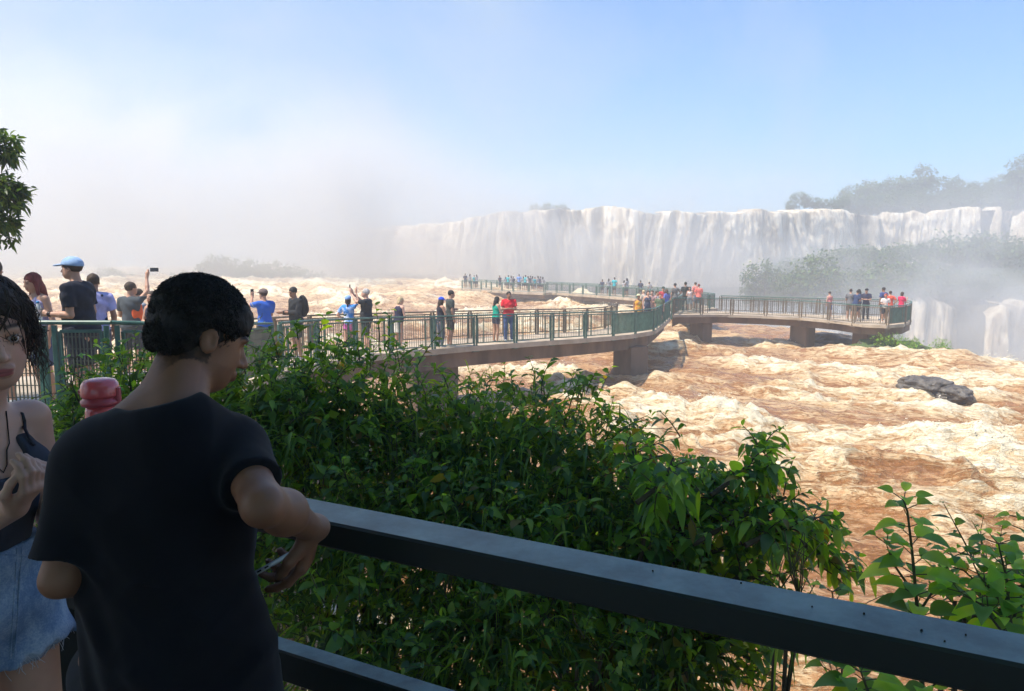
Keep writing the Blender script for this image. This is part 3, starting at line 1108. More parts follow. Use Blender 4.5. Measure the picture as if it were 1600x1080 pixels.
def shrub(label, blobs, dens=1.0, leafL=0.085, group=None, bright=1.0, blades=1.0, inner=1.0, yellow=0.035, root=None, name='shrub', seed=1, sticks=7):
    rng = np.random.default_rng(seed)
    c0 = np.mean([b[0] for b in blobs], axis=0)
    base = Vector((c0[0], c0[1], -3.4)) if root is None else Vector(root)
    o = tag(empty(name, base), label, 'shrub', group)
    fol, st = Foliage(), MB()
    for c, r in blobs:
        c = np.array(c)
        area = (r[0] * r[2] + r[0] * r[1] + r[1] * r[2]) / 3 / 0.16
        n = int(95 * dens * area)
        p, d = blob_pts(c, r, n, rng)
        # big leaved shoots
        k = int(n * 0.55)
        sprigs(fol, st, p[:k], d[:k] + np.array([0, -.1, 0.75]), 0.17, 8, leafL, 0.45, 0.75, bright, yellow, rng=rng)
        # small leaved shoots
        sprigs(fol, st, p[k:], d[k:] + np.array([0, 0, 0.45]), 0.15, 12, leafL * 0.55, 0.36, 0.5, bright * 0.9, yellow, rng=rng, seg=3, stemr=0.0015)
        # narrow arching blades and bamboo-like leaves
        nb_ = int(520 * dens * area * blades)
        q, d2 = blob_pts(c, r, nb_, rng, (0.6, 1.06))
        fol.leaves(q, norm(d2 + rdir(len(q), 0.4, rng) * 0.9), rdir(len(q), 1.0, rng), rng.uniform(0.06, 0.20, len(q)), rng.uniform(0.005, 0.014, len(q)),
                   rng.uniform(0.4, 2.0, len(q)), greens(len(q), bright * 0.9, 0, rng), seg=5, peak=0.3, fold=0.5)
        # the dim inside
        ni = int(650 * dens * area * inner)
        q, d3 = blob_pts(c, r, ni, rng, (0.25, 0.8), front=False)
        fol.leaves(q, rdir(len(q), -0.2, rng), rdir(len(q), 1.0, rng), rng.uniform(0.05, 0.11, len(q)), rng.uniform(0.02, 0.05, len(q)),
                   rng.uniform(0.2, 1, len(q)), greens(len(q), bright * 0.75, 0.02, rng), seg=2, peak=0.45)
        # vines hanging over the front
        for i in range(int(9 * dens * area)):
            a = p[rng.integers(len(p))] + np.array([0, -0.04, 0.02])
            w = [a]
            dv = rng.normal(size=3) * 0.5 + np.array([0, -0.2, -0.3])
            for k2 in range(6):
                dv = dv + rng.normal(size=3) * 0.35
                dv[2] -= 0.12
                w.append(w[-1] + dv / np.linalg.norm(dv) * 0.05)
            st.tube([Vector(x) for x in w], 0.0016, 3)
    # bare dead sticks poking out of the top
    for i in range(sticks):
        q = p[rng.integers(len(p))]
        tall = [x for x in p if x[2] > np.percentile(p[:, 2], 75)]
        q = tall[rng.integers(len(tall))]
        d_ = norm(np.array([[rng.normal() * .35, rng.normal() * .2, 1.0]]))[0]
        L_ = rng.uniform(.10, .24)
        st.tube([Vector(q), Vector(q + d_ * L_ * .5 + rng.normal(size=3) * .008), Vector(q + d_ * L_)], [.003, .0025, .0012], 4)
        if rng.random() < .6:
            st.tube([Vector(q + d_ * L_ * .6), Vector(q + d_ * L_ * .8 + np.array([rng.normal() * .05, 0, .03]))], [.0018, .001], 3)
    # main stems from the bank up into the crown
    sm = MB()
    for c, r in blobs:
        for k in range(3):
            top = Vector(c) + Vector((rng.uniform(-.5, .5) * r[0], rng.uniform(-.4, .4) * r[1], rng.uniform(0, .6) * r[2]))
            b = Vector((c[0] + rng.uniform(-.25, .25), c[1] + rng.uniform(-.1, .3), base.z - 0.3))
            mid = b.lerp(top, 0.55) + Vector((rng.uniform(-.12, .12), rng.uniform(-.1, .1), 0))
            sm.tube([b, mid, top], [0.02, 0.014, 0.006], 6)
    for mb_, nm, mt in ((st, 'twigs', GREEN_STEM), (sm, 'stem', STEM)):
        x = mb_.build(nm, mt, o)
        x.location = -base
        if nm == 'twigs':
            x['kind'] = 'stuff'
    f = fol.build('foliage', LEAF, o)
    f.location = -base
    return o


def B_(u, v, Y, r, ry=None, rz=None):
    p = at_y(u, v - (22 if v < 960 and u < 960 else 0) - (14 if v < 740 and 380 < u < 640 else 0), Y)
    return ((p.x, p.y, p.z), (r, ry or r * 0.8, rz or r))


G1 = 'shrubs growing up between the deck and the footbridge'
shrub('dark leafy shrub behind the head of the man in the black T-shirt', [B_(235, 690, 3.7, .42), B_(345, 655, 3.4, .30), B_(400, 700, 3.2, .36), B_(330, 830, 3.1, .45), B_(250, 900, 3.2, .5)], seed=3, group=G1)
shrub('broad leafy shrub under the man in the black jacket', [B_(480, 690, 3.2, .37), B_(570, 702, 3.3, .40), B_(500, 860, 2.9, .36), B_(620, 880, 2.9, .38)], seed=4, group=G1)
shrub('vine-covered shrub below the blonde woman and the pair beside her', [B_(665, 728, 3.3, .40), B_(750, 742, 3.2, .40), B_(740, 880, 2.85, .35), B_(560, 1010, 2.6, .28, None, .32), B_(680, 1040, 2.6, .28)], seed=5, group=G1, blades=1.5)
shrub('vine-covered shrub whose top stands against the brown water left of the pier', [B_(850, 748, 3.15, .40), B_(930, 795, 3.0, .34), B_(870, 905, 2.8, .36), B_(770, 985, 2.6, .26)], seed=6, group=G1, blades=1.6)
shrub('shrub with larger sunlit leaves where the hedge slopes down to the right', [B_(1000, 815, 2.9, .28), B_(1050, 890, 2.7, .25), B_(990, 930, 2.7, .28), B_(1090, 1010, 2.5, .26), B_(1010, 1060, 2.45, .26)], seed=7, group=G1, leafL=0.095, blades=0.5, yellow=0.04)
# thin growth under the rail where the water glints through
shrub('sparse dark undergrowth below the green rail with water glinting through', [B_(800, 1010, 2.5, .30), B_(900, 1060, 2.4, .26)], seed=8, dens=0.7, group=G1, inner=0.45, blades=1.6)

# ------------------------------------------------------------------ the branching shrub reaching over the water
rng = np.random.default_rng(21)
base = Vector((at_y(960, 900, 2.6).x, 2.6, -3.6))
o = tag(empty('shrub', base), 'leaning shrub whose drooping leafy branches reach out over the brown water', 'shrub', G1)
fol, st = Foliage(), MB()
tips = []
trunk = [at_y(940, 1080, 2.6), at_y(965, 980, 2.6), at_y(1000, 900, 2.55)]
st.tube([base] + trunk, [.03, .022, .018, .014], 6)
for path in ([(1000, 900), (1060, 840), (1110, 785), (1130, 750)], [(1000, 900), (1080, 850), (1150, 790), (1190, 745)], [(1060, 830), (1078, 775), (1088, 738)],
             [(1080, 850), (1160, 810), (1225, 780)], [(1060, 880), (1160, 850), (1240, 840), (1300, 845)], [(1160, 850), (1210, 830), (1250, 815)],
             [(1000, 900), (1010, 800), (1000, 735), (990, 700)], [(1000, 790), (1040, 750), (1052, 715)], [(1000, 900), (1100, 930), (1180, 960)], [(1060, 900), (1120, 985), (1175, 1040)],
             [(1240, 840), (1275, 865), (1290, 880)], [(1110, 770), (1160, 740), (1180, 705)], [(1100, 930), (1150, 900), (1205, 905)]):
    Yb = 2.5 + rng.uniform(-.15, .15)
    P = [np.array(at_y(u + rng.uniform(-5, 5), v + rng.uniform(-5, 5), Yb + 0.05 * i)) for i, (u, v) in enumerate(path)]
    st.tube([Vector(q) for q in P], [.010 - .002 * i for i in range(len(P))], 5)
    for i in range(len(P) - 1):
        for t_ in np.linspace(0, 1, 6):
            if i == 0 and t_ < 0.6:
                continue
            tips.append(P[i] * (1 - t_) + P[i + 1] * t_)
tips = np.array(tips)
tips = np.repeat(tips, 2, axis=0) + rng.normal(size=(len(tips) * 2, 3)) * 0.03
dr = rdir(len(tips), 0.25, rng) * np.array([1, 1, 0.8]) + np.array([0.45, -0.1, 0.1])
sprigs(fol, st, tips, dr, 0.13, 8, 0.092, 0.42, 1.05, 1.2, 0.05, rng=rng)
for nm, mb_, mt in (('branch', st, STEM),):
    x = mb_.build(nm, mt, o)
    x.location = -base
x = fol.build('foliage', LEAF, o)
x.location = -base


# ------------------------------------------------------------------ young plants with tiers of big leaves
def tiered(label, path, Y, leafL, seed, tiers, group=None, bright=1.35, spread=1.0, extra=(), ratio=0.56):
    rng = np.random.default_rng(seed)
    P = [np.array(at_y(u, v, Y)) for u, v in path]
    base = Vector((P[0][0] + 0.05, Y + 0.1, -3.8))
    o = tag(empty('young_plant', base), label, 'plant', group)
    fol, st = Foliage(), MB()

    def stem(P, r0, tiers, leafL):
        st.tube([Vector(q) for q in P], [r0 * (1 - 0.7 * i / (len(P) - 1)) for i in range(len(P))], 6)
        seglen = [np.linalg.norm(b - a) for a, b in zip(P, P[1:])]
        tot = sum(seglen)
        for k in range(tiers):
            s = tot * (0.25 + 0.75 * (k / max(1, tiers - 1)) ** 0.85)
            i = 0
            while i < len(seglen) - 1 and s > seglen[i]:
                s -= seglen[i]
                i += 1
            q = P[i] + (P[i + 1] - P[i]) * min(1, s / seglen[i])
            a0 = k * 1.45 + rng.uniform(-.3, .3)
            sc = leafL * (1.15 - 0.62 * (k / max(1, tiers - 1)) ** 1.3)
            for m_ in range(4 if k == tiers - 1 else 2):
                a = a0 + m_ * (math.pi if k < tiers - 1 else math.pi / 2) + rng.uniform(-.25, .25)
                dv = np.array([math.cos(a) * 1.0, math.sin(a) * 0.8, 0.35 + rng.uniform(-.2, .3)])
                pet = q + dv / np.linalg.norm(dv) * 0.03 * spread
                st.tube([Vector(q), Vector(pet)], 0.0016, 3)
                fol.leaves(pet[None], dv[None], np.array([[rng.uniform(-.3, .3), -0.35, 1.0]]), [sc * rng.uniform(.85, 1.15)], [sc * ratio * rng.uniform(.85, 1.1)],
                           [rng.uniform(.5, 1.2)], greens(1, bright * 1.25, 0, rng), seg=8, peak=0.38, fold=rng.uniform(.15, .55))
    stem([np.array(base)] + P[:1], 0.009, 2, leafL)
    stem(P, 0.006, tiers, leafL)
    for e, n_ in extra:
        stem([np.array(at_y(u, v, Y + rng.uniform(-.06, .06))) for u, v in e], 0.004, n_, leafL * 0.85)
    x = st.build('stem', GREEN_STEM, o, smooth=True)
    x.location = -base
    x = fol.build('foliage', LEAF, o)
    x.location = -base
    return o


G2 = 'young plants behind the foreground rail'
tiered('tall young plant with tiers of broad leaves behind the right of the rail', [(1442, 1080), (1434, 960), (1426, 870), (1418, 800), (1412, 782)], 1.85, 0.102, 5, 15, G2,
       extra=((((1434, 960), (1470, 905), (1490, 870)), 3), (((1430, 930), (1395, 880), (1385, 850)), 3)))
tiered('bushy young plant at the right edge of the picture', [(1590, 1080), (1580, 980), (1572, 900), (1560, 850)], 1.8, 0.090, 9, 14, G2,
       extra=((((1572, 950), (1530, 900), (1515, 868)), 5), (((1580, 980), (1610, 880), (1600, 812)), 6), (((1560, 960), (1525, 940), (1500, 925)), 4), (((1585, 990), (1570, 940), (1590, 900)), 4), (((1575, 1000), (1545, 960), (1540, 915)), 4)))
tiered('small sprig just showing above the rail between the tall plant and the hedge', [(1316, 1040), (1308, 970), (1300, 925)], 1.95, 0.10, 12, 5, G2, ratio=0.4)
tiered('low plant with long leaves seen beneath the right of the rail', [(1385, 1150), (1360, 1090), (1345, 1050)], 1.7, 0.12, 15, 6, G2, ratio=0.42,
       extra=((((1360, 1090), (1320, 1065), (1300, 1050)), 3), (((1365, 1100), (1450, 1075), (1480, 1060)), 4)))
tiered('sapling with bright leaves in front of the dark wire railing', [(120, 800), (118, 690), (112, 620), (118, 560)], 3.4, 0.10, 18, 7, G2, bright=1.5,
       extra=((((118, 700), (95, 660), (85, 640)), 4), (((118, 690), (150, 640), (175, 610)), 5), (((118, 690), (100, 670), (78, 668)), 3)))
shrub('leafy shrub filling the corner behind the right end of the rail', [B_(1575, 925, 2.0, .13, .12, .12), B_(1520, 960, 2.0, .10, .1, .08), B_(1600, 990, 2.0, .14)], seed=35, group=G1, leafL=0.075, bright=1.25, blades=.2, dens=1.5, inner=.5)
shrub('shrub with slender dark leaves between the sapling and the man in black', [B_(195, 640, 3.6, .22), B_(150, 720, 3.4, .25)], seed=31, group=G1, blades=2.0, dens=0.9)
shrub('low ferny growth just above the rail at the foot of the leaning shrub', [B_(1222, 960, 2.2, .10, .1, .085)], seed=33, group=G1, dens=2.0, leafL=0.035, blades=.3, bright=1.4)


# ------------------------------------------------------------------ trees
def tree(label, base, trunk_top, crowns, nleaf, leafL, ratio=0.42, seed=1, group=None, r0=0.22, cat='tree', mat=None, bright=1.0, droop=0.6, seg=2, clump=True, name='tree', wexp=0.9):
    rng = np.random.default_rng(seed)
    base = Vector(base)
    o = tag(empty(name, base), label, cat, group)
    st, fol = MB(), Foliage()
    tt = Vector(trunk_top)
    mid = base.lerp(tt, .5) + Vector((rng.uniform(-.3, .3), rng.uniform(-.3, .3), 0)) * (tt - base).length * 0.12
    st.tube([base, mid, tt], [r0, r0 * .75, r0 * .55], 9)
    tot = sum((r[0] * r[1] * r[2]) ** wexp for c, r in crowns)
    for c, r in crowns:
        c = np.array(c, float)
        e = Vector(c)
        st.tube([tt, tt.lerp(e, .55) + Vector((0, 0, (e - tt).length * .08)), e], [r0 * .45, r0 * .28, r0 * .10], 6)
        n = max(20, int(nleaf * (r[0] * r[1] * r[2]) ** wexp / tot))
        if clump:
            nc = max(5, n // 28)
            cc = rdir(nc, 0.15, rng) * rng.uniform(0.35, 1.0, (nc, 1)) ** 0.5 * np.array(r) + c
            for q in cc[:: max(1, nc // 14)]:
                st.tube([e, Vector(q)], [r0 * .10, r0 * .03], 4)
            k = rng.integers(0, nc, n)
            pos = cc[k] + rng.normal(size=(n, 3)) * np.array(r) * 0.16
            ctint = rng.uniform(0.7, 1.25, nc)[k][:, None]
        else:
            pos = rdir(n, 0, rng) * rng.uniform(0, 1, (n, 1)) ** 0.4 * np.array(r) + c
            ctint = 1.0
        dd = norm(norm(pos - c) * 0.6 + rdir(n, -0.1, rng))
        fol.leaves(pos, dd, rdir(n, 1.3, rng), leafL * rng.uniform(.6, 1.2, n), leafL * ratio * rng.uniform(.7, 1.2, n), droop * rng.uniform(.3, 1.4, n),
                   greens(n, bright, 0, rng) * ctint, seg=seg)
    x = st.build('trunk', STEM, o, smooth=True)
    x.location = -base
    x = fol.build('crown', mat or LEAF, o)
    x.location = -base
    return o


# the trees over the viewing deck; they shade it
tree('large tree rising left of the viewing deck and spreading over it', (-5.6, 1.4, -3.0), (-4.9, 1.8, 3.0),
     [((-5.6, 2.4, 4.9), (1.5, 1.2, 1.0)), ((-3.0, 1.0, 4.8), (1.7, 1.1, 0.9)), ((-3.8, 0.8, 5.2), (2.4, 1.7, 1.1)), ((-1.2, 0.2, 5.0), (1.9, 1.5, 1.0)), ((-5.6, -1.4, 4.8), (2.2, 2.0, 1.2)), ((-2.4, -1.6, 5.0), (2.4, 1.9, 1.1)), ((0.6, -0.6, 5.2), (1.5, 1.5, 0.9))],
     30000, 0.26, 0.5, seed=41, r0=0.26)
b_ = [at_y(-6, 232, 9.2), at_y(-4, 300, 9.0), at_y(12, 306, 9.0), at_y(-6, 358, 9.1), at_y(-60, 290, 9.2), at_y(-110, 340, 9.4)]
tree('tree at the left edge with bunches of long dark leaves', (-10.2, 7.0, -3.4), (-9.2, 8.0, 1.6),
     [(tuple(b_[0]), (.26, .3, .18)), (tuple(b_[1]), (.26, .3, .2)), (tuple(b_[2]), (.17, .25, .15)), (tuple(b_[3]), (.22, .3, .19)), (tuple(b_[4]), (.4, .5, .4)), (tuple(b_[5]), (.5, .6, .5)),
      ((-8.6, 8.6, 3.1), (1.3, 1.3, .9)), ((-9.8, 7.6, 3.6), (1.5, 1.4, 1.0))], 9000, 0.13, 0.32, bright=.4, seed=42, r0=0.16, seg=3, wexp=0.33)
tree('unseen tree added behind the viewing deck to block light', (1.5, -5.6, -3.0), (1.3, -5.0, 2.6),  # out of view, added to keep ambient light off the deck from behind
     [((1.2, -3.6, 3.4), (2.6, 1.2, 1.6)), ((-1.8, -4.2, 3.0), (1.8, 1.2, 1.8)), ((4.0, -3.4, 3.0), (1.8, 1.4, 1.8)), ((1.2, -4.6, 1.0), (2.8, .8, 1.2)), ((-4.6, -3.6, 1.6), (1.6, 1.2, 2.4)), ((5.4, -1.6, 2.2), (1.4, 2.2, 2.4))], 26000, 0.28, seed=43, r0=0.2)

# far trees: four kinds, copied
protos = []
for i, (cr, h) in enumerate((([((0, 0, 7), (3.2, 3.0, 2.2)), ((2.0, .5, 6.0), (2.0, 2, 1.6)), ((-2.2, .3, 6.2), (2.0, 2, 1.5))], 7),
                             ([((0, 0, 6), (4.2, 3.6, 2.6)), ((-2.6, 0, 4.4), (2.6, 2.4, 1.8)), ((2.8, .4, 4.6), (2.4, 2.2, 1.9)), ((0, -1, 3.4), (3.6, 2.5, 1.8))], 6),
                             ([((0, 0, 9), (2.2, 2.2, 2.6)), ((1.2, 0, 6.6), (2.2, 2, 1.6)), ((-1.4, .3, 7.2), (1.6, 1.6, 1.4))], 8),
                             ([((0, 0, 3.4), (3.0, 2.6, 2.2)), ((2.2, 0, 2.4), (2.0, 2, 1.6)), ((-2.2, 0, 2.6), (2.0, 2, 1.7))], 3))):
    t_ = tree('x', (0, 0, -1.5), (0, 0, h * .6), cr, 1500, 0.62, 0.55, seed=60 + i, r0=0.22, mat=FAR_LEAF, bright=0.5)
    protos.append(t_)


used = set()
ORD = ['first', 'second', 'third', 'fourth', 'fifth', 'sixth', 'seventh', 'eighth', 'ninth', 'tenth', 'eleventh', 'twelfth', 'thirteenth', 'fourteenth', 'fifteenth', 'sixteenth',
       'seventeenth', 'eighteenth', 'nineteenth', 'twentieth', 'twenty-first', 'twenty-second']


def row_labels(us, pattern):
    """one label for each, counted from the left"""
    rank = {u: i for i, u in enumerate(sorted(us))}
    return [pattern % ORD[rank[u]] for u in us]




def put_tree(kind, u, vtop, Y, scale, label, group, rz=None):
    """stand a tree with its top at column u, row vtop"""
    h = [9.4, 8.8, 11.6, 5.6][kind] * scale
    q = at_y(u, vtop, Y)
    if kind in used:
        o = copy_tree(protos[kind])
    else:
        o = protos[kind]
        used.add(kind)
    o.location = (q.x, q.y, q.z - h)
    o.scale = (scale, scale, scale)
    o.rotation_euler = (0, 0, random.uniform(0, 6.28) if rz is None else rz)
    o['label'] = label
    o['category'] = 'tree'
    o['group'] = group
    return o


G3 = 'misty trees on top of the cliff'
T3 = ((1336, 296, 0, .9), (1358, 291, 0, 1.0), (1380, 290, 1, .9), (1402, 285, 0, 1.1), (1424, 282, 1, 1.0), (1468, 281, 1, .9), (1492, 284, 2, .9),
                   (1512, 292, 0, .9), (1532, 290, 1, .9), (1552, 291, 0, .9), (1568, 282, 0, 1.1), (1622, 262, 1, 1.2), (1350, 303, 1, .7), (1390, 302, 1, .8), (1440, 298, 1, .9), (1480, 300, 1, .8), (1520, 302, 1, .8), (1560, 298, 1, .9), (1600, 290, 1, .9))
lb3 = row_labels([q[0] for q in T3], 'misty tree on the clifftop above the right falls, %s from the left')
for (u, v, k, s), L3 in zip(T3, lb3):
    put_tree(k, u, v, 252 + random.uniform(-6, 6), s * 1.25, L3, G3)
T3b = [(1322 + 17 * i, 312 - (i > 9) * 4 + (i % 3) * 2) for i in range(18)]
for (u, v), L3 in zip(T3b, row_labels([q[0] for q in T3b], 'low bushy tree under the taller clifftop trees, %s from the left')):
    put_tree(3, u, v, 244, 1.5, L3, 'low trees under the clifftop trees')
put_tree(2, 1446, 267, 250, 1.45, 'tallest misty tree on the clifftop, standing above its neighbours over the right falls', G3)
put_tree(2, 1594, 254, 240, 1.6, 'tall misty tree on the clifftop at the right edge of the picture', G3)
T4 = ((1250, 305, 0), (1266, 313, 3), (1282, 316, 3), (1300, 316, 3), (1318, 311, 3), (1236, 319, 3))
for (u, v, k), L4 in zip(T4, row_labels([q[0] for q in T4], 'small faint tree near the right end of the left falls, %s from the left')):
    put_tree(k, u, v, 196, .62, L4, 'faint small trees on the lip of the left falls')
T5 = ((838, 325, 3, .6), (858, 324, 3, .65), (878, 325, 3, .6))
for (u, v, k, s), L5 in zip(T5, row_labels([q[0] for q in T5], 'bushy tuft on the lip of the left falls, %s from the left')):
    put_tree(k, u, v, 186, s, L5, 'tufts on the lip of the left falls')
G6 = 'hazy trees on the islet below the falls'
T6 = ((1182, 444, 3, .8), (1196, 428, 3, 1.0), (1214, 412, 1, .8), (1236, 406, 1, .85), (1256, 406, 1, .8), (1276, 412, 3, 1.1), (1296, 399, 1, .9), (1318, 392, 1, 1.0), (1338, 391, 1, .9), (1356, 398, 0, .9),
                   (1386, 396, 0, .9), (1404, 382, 1, 1.1), (1424, 381, 1, 1.1), (1448, 386, 0, 1.0), (1472, 388, 1, 1.0), (1496, 378, 1, 1.1), (1520, 377, 1, 1.1), (1548, 384, 0, 1.1), (1574, 382, 1, 1.1), (1602, 380, 1, 1.1),
                   (1206, 446, 3, 1.0), (1240, 432, 1, .8), (1280, 436, 1, .9), (1320, 424, 1, .9), (1360, 430, 1, .9), (1400, 420, 1, 1.0), (1440, 424, 1, 1.0), (1490, 420, 1, 1.0), (1540, 424, 1, 1.0), (1590, 424, 1, 1.0))
lb6 = row_labels([q[0] for q in T6 if q[1] < 415], 'hazy tree on the skyline of the wooded islet, %s from the left')
lb6 = {u: l for u, l in zip([q[0] for q in T6 if q[1] < 415], lb6)}
lb6.update({u: l for u, l in zip([q[0] for q in T6 if q[1] >= 415], row_labels([q[0] for q in T6 if q[1] >= 415], 'hazy tree low on the slope of the wooded islet, %s from the left'))})
for u, v, k, s in T6:
    L6 = lb6[u]
    s *= random.choice((.75, .9, 1.15, 1.4))
    v += random.uniform(-7, 9)
    put_tree(k, u, v, random.uniform(138, 152) + (6 if v < 415 else -6), s, L6, G6)
G7 = 'faint trees beyond the rapids on the left'
T7 = ((168, 428, 3, .9), (190, 434, 3, .7), (335, 410, 3, .9), (352, 412, 3, .9), (372, 426, 3, .8), (392, 416, 3, .9), (408, 422, 3, .8), (432, 420, 3, .9), (455, 426, 3, .9), (478, 430, 3, .9), (500, 436, 3, .8), (520, 442, 3, .7), (290, 430, 3, .6), (270, 434, 3, .6))
for (u, v, k, s), L7 in zip(T7, row_labels([q[0] for q in T7], 'faint grey tree on the far low shore, %s from the left')):
    put_tree(k, u, v, 150, s, L7, G7)

# islets carrying those trees
def islet(name, pts, seed):
    """a low hill: pts = (column, row of the crest, distance, half depth)"""
    n, m_ = 90, 24
    us = [q[0] for q in pts]
    uu = np.linspace(us[0], us[-1], n)
    vv, YY, DD = [np.interp(uu, us, [q[k] for q in pts]) for k in (1, 2, 3)]
    rows = []
    for j in range(m_):
        s = -1 + 2 * j / (m_ - 1)
        R_ = []
        for a, b, c, d in zip(uu, vv, YY, DD):
            q = at_y(a, b, c)
            R_.append((q.x, q.y + s * d, -7.5 + (q.z + 7.5) * (1 - abs(s) ** 2.2)))
        rows.append(R_)
    V = np.array(rows)
    V[..., 2] += 2.4 * (fbm(V[..., 0] / 7, V[..., 1] / 7, seed, 4) - 0.5)
    V = V.reshape(-1, 3)
    idx = np.arange(n * m_).reshape(m_, n)
    F = np.stack([idx[:-1, :-1], idx[:-1, 1:], idx[1:, 1:], idx[1:, :-1]], -1).reshape(-1, 4)
    tag(link(name, mesh_np(name, V, F), ISLE), kind='structure')


ISLE = mat_noise('wooded_ground', (0.03, 0.05, 0.02), (0.08, 0.09, 0.05), 0.5, 0.9, 0.8, 0.6)
islet('islet', [(1165, 470, 140, 4), (1200, 455, 142, 10), (1260, 443, 144, 13), (1330, 432, 146, 15), (1365, 440, 146, 13), (1410, 420, 147, 16), (1500, 418, 148, 16), (1620, 418, 146, 16), (1720, 420, 144, 10)], 3)
islet('far_shore', [(130, 452, 158, 4), (180, 440, 158, 9), (240, 447, 158, 8), (330, 430, 158, 10), (400, 430, 158, 10), (470, 434, 156, 9), (530, 446, 152, 6), (560, 455, 150, 3)], 7)

# plants on the ledges
c = at_z(1418, 545, -4.6)
shrub('bright green tuft of bushes on the rock ledge under the end platform', [((c.x, c.y + 1.8, -4.35), (.85, .6, .35)), ((c.x + .9, c.y + 1.6, -4.5), (.6, .5, .28))], dens=0.35, leafL=0.12, seed=71, root=(c.x, c.y + 1.8, -4.8), name='ledge_bush', bright=1.4, group='bushes on the brink')
c = at_z(1492, 548, -4.5)
shrub('small separate green bush on the brink, right of the bigger tuft', [((c.x, c.y + 1.2, -4.45), (.5, .45, .34))], dens=0.5, leafL=0.12, seed=72, root=(c.x, c.y + 1.2, -4.9), name='ledge_bush', bright=1.4, group='bushes on the brink')
# ------------------------------------------------------------------ smooth solids (signed distances) -> one continuous mesh
class Fld:
    """smooth union of tapered limbs and ellipsoids, with cuts"""

    def __init__(s):
        s.ops = []
        s.M = None                                    # world -> local of the following shapes

    def frame(s, mat):
        s.M = None if mat is None else (np.array(mat.inverted().to_3x3(), np.float32), np.array(mat.inverted().translation, np.float32))

    def _q(s, p, M):
        return p if M is None else p @ M[0].T + M[1]

    def limb(s, a, b, ra, rb, k=0.02, op='u'):
        s.ops.append((op, 'l', (np.array(a, np.float32), np.array(b, np.float32), ra, rb), k, s.M))

    def ell(s, c, r, k=0.02, rot=None, op='u'):
        Rm = np.array(Euler(rot).to_matrix(), np.float32) if rot is not None else None
        s.ops.append((op, 'e', (np.array(c, np.float32), np.array(r, np.float32), Rm), k, s.M))

    def plane(s, point, n, k=0.0, op='i'):
        """keep the side the normal points away from"""
        n = np.array(n, np.float32)
        s.ops.append((op, 'p', (np.array(point, np.float32), n / np.linalg.norm(n)), k, s.M))

    def sleeve(s, a, b, ra, rb, t, k=0.02, tilt=(0, 0, 0)):
        """a limb ended square at the fraction t of the way from a to b"""
        A, B = np.array(a, np.float32), np.array(b, np.float32)
        ba = B - A
        n = ba / np.linalg.norm(ba) + np.array(tilt, np.float32)
        n /= np.linalg.norm(n)
        C = A + ba * t

        def f(q):
            pa = q - A
            h = np.clip((pa @ ba) / float(ba @ ba), 0, 1.2)
            e = np.sqrt(((pa - h[:, None] * ba) ** 2).sum(1)) - (ra + (rb - ra) * h)
            return np.maximum(e, (q - C) @ n)
        s.ops.append(('u', 'f', f, k, s.M))

    def func(s, f, k=0.0, op='a'):
        s.ops.append((op, 'f', f, k, s.M))

    def __call__(s, p):
        p = p.astype(np.float32)
        d = None
        for op, kind, a, k, M in s.ops:
            q = s._q(p, M)
            if kind == 'l':
                A, B, ra, rb = a
                ba = B - A
                pa = q - A
                h = np.clip((pa @ ba) / max(1e-9, float(ba @ ba)), 0, 1)
                e = np.sqrt(((pa - h[:, None] * ba) ** 2).sum(1)) - (ra + (rb - ra) * h)
            elif kind == 'e':
                c, r, Rm = a
                v = q - c
                if Rm is not None:
                    v = v @ Rm
                k0 = np.sqrt(((v / r) ** 2).sum(1))
                k1 = np.sqrt(((v / (r * r)) ** 2).sum(1)) + 1e-9
                e = k0 * (k0 - 1) / k1
                e = np.where(k0 < 1e-3, -r.min(), e)
            elif kind == 'p':
                e = (q - a[0]) @ a[1]
            else:
                e = a(q)
            if d is None:
                d = e
                continue
            if op == 'a':
                d = d + e
                continue
            if op == 'u':
                if k > 0:
                    h = np.clip(0.5 + 0.5 * (d - e) / k, 0, 1)
                    d = d * (1 - h) + e * h - k * h * (1 - h)
                else:
                    d = np.minimum(d, e)
            else:
                if op == 's':
                    e = -e
                if k > 0:
                    h = np.clip(0.5 - 0.5 * (d - e) / k, 0, 1)
                    d = d * (1 - h) + e * h + k * h * (1 - h)
                else:
                    d = np.maximum(d, e)
        return d


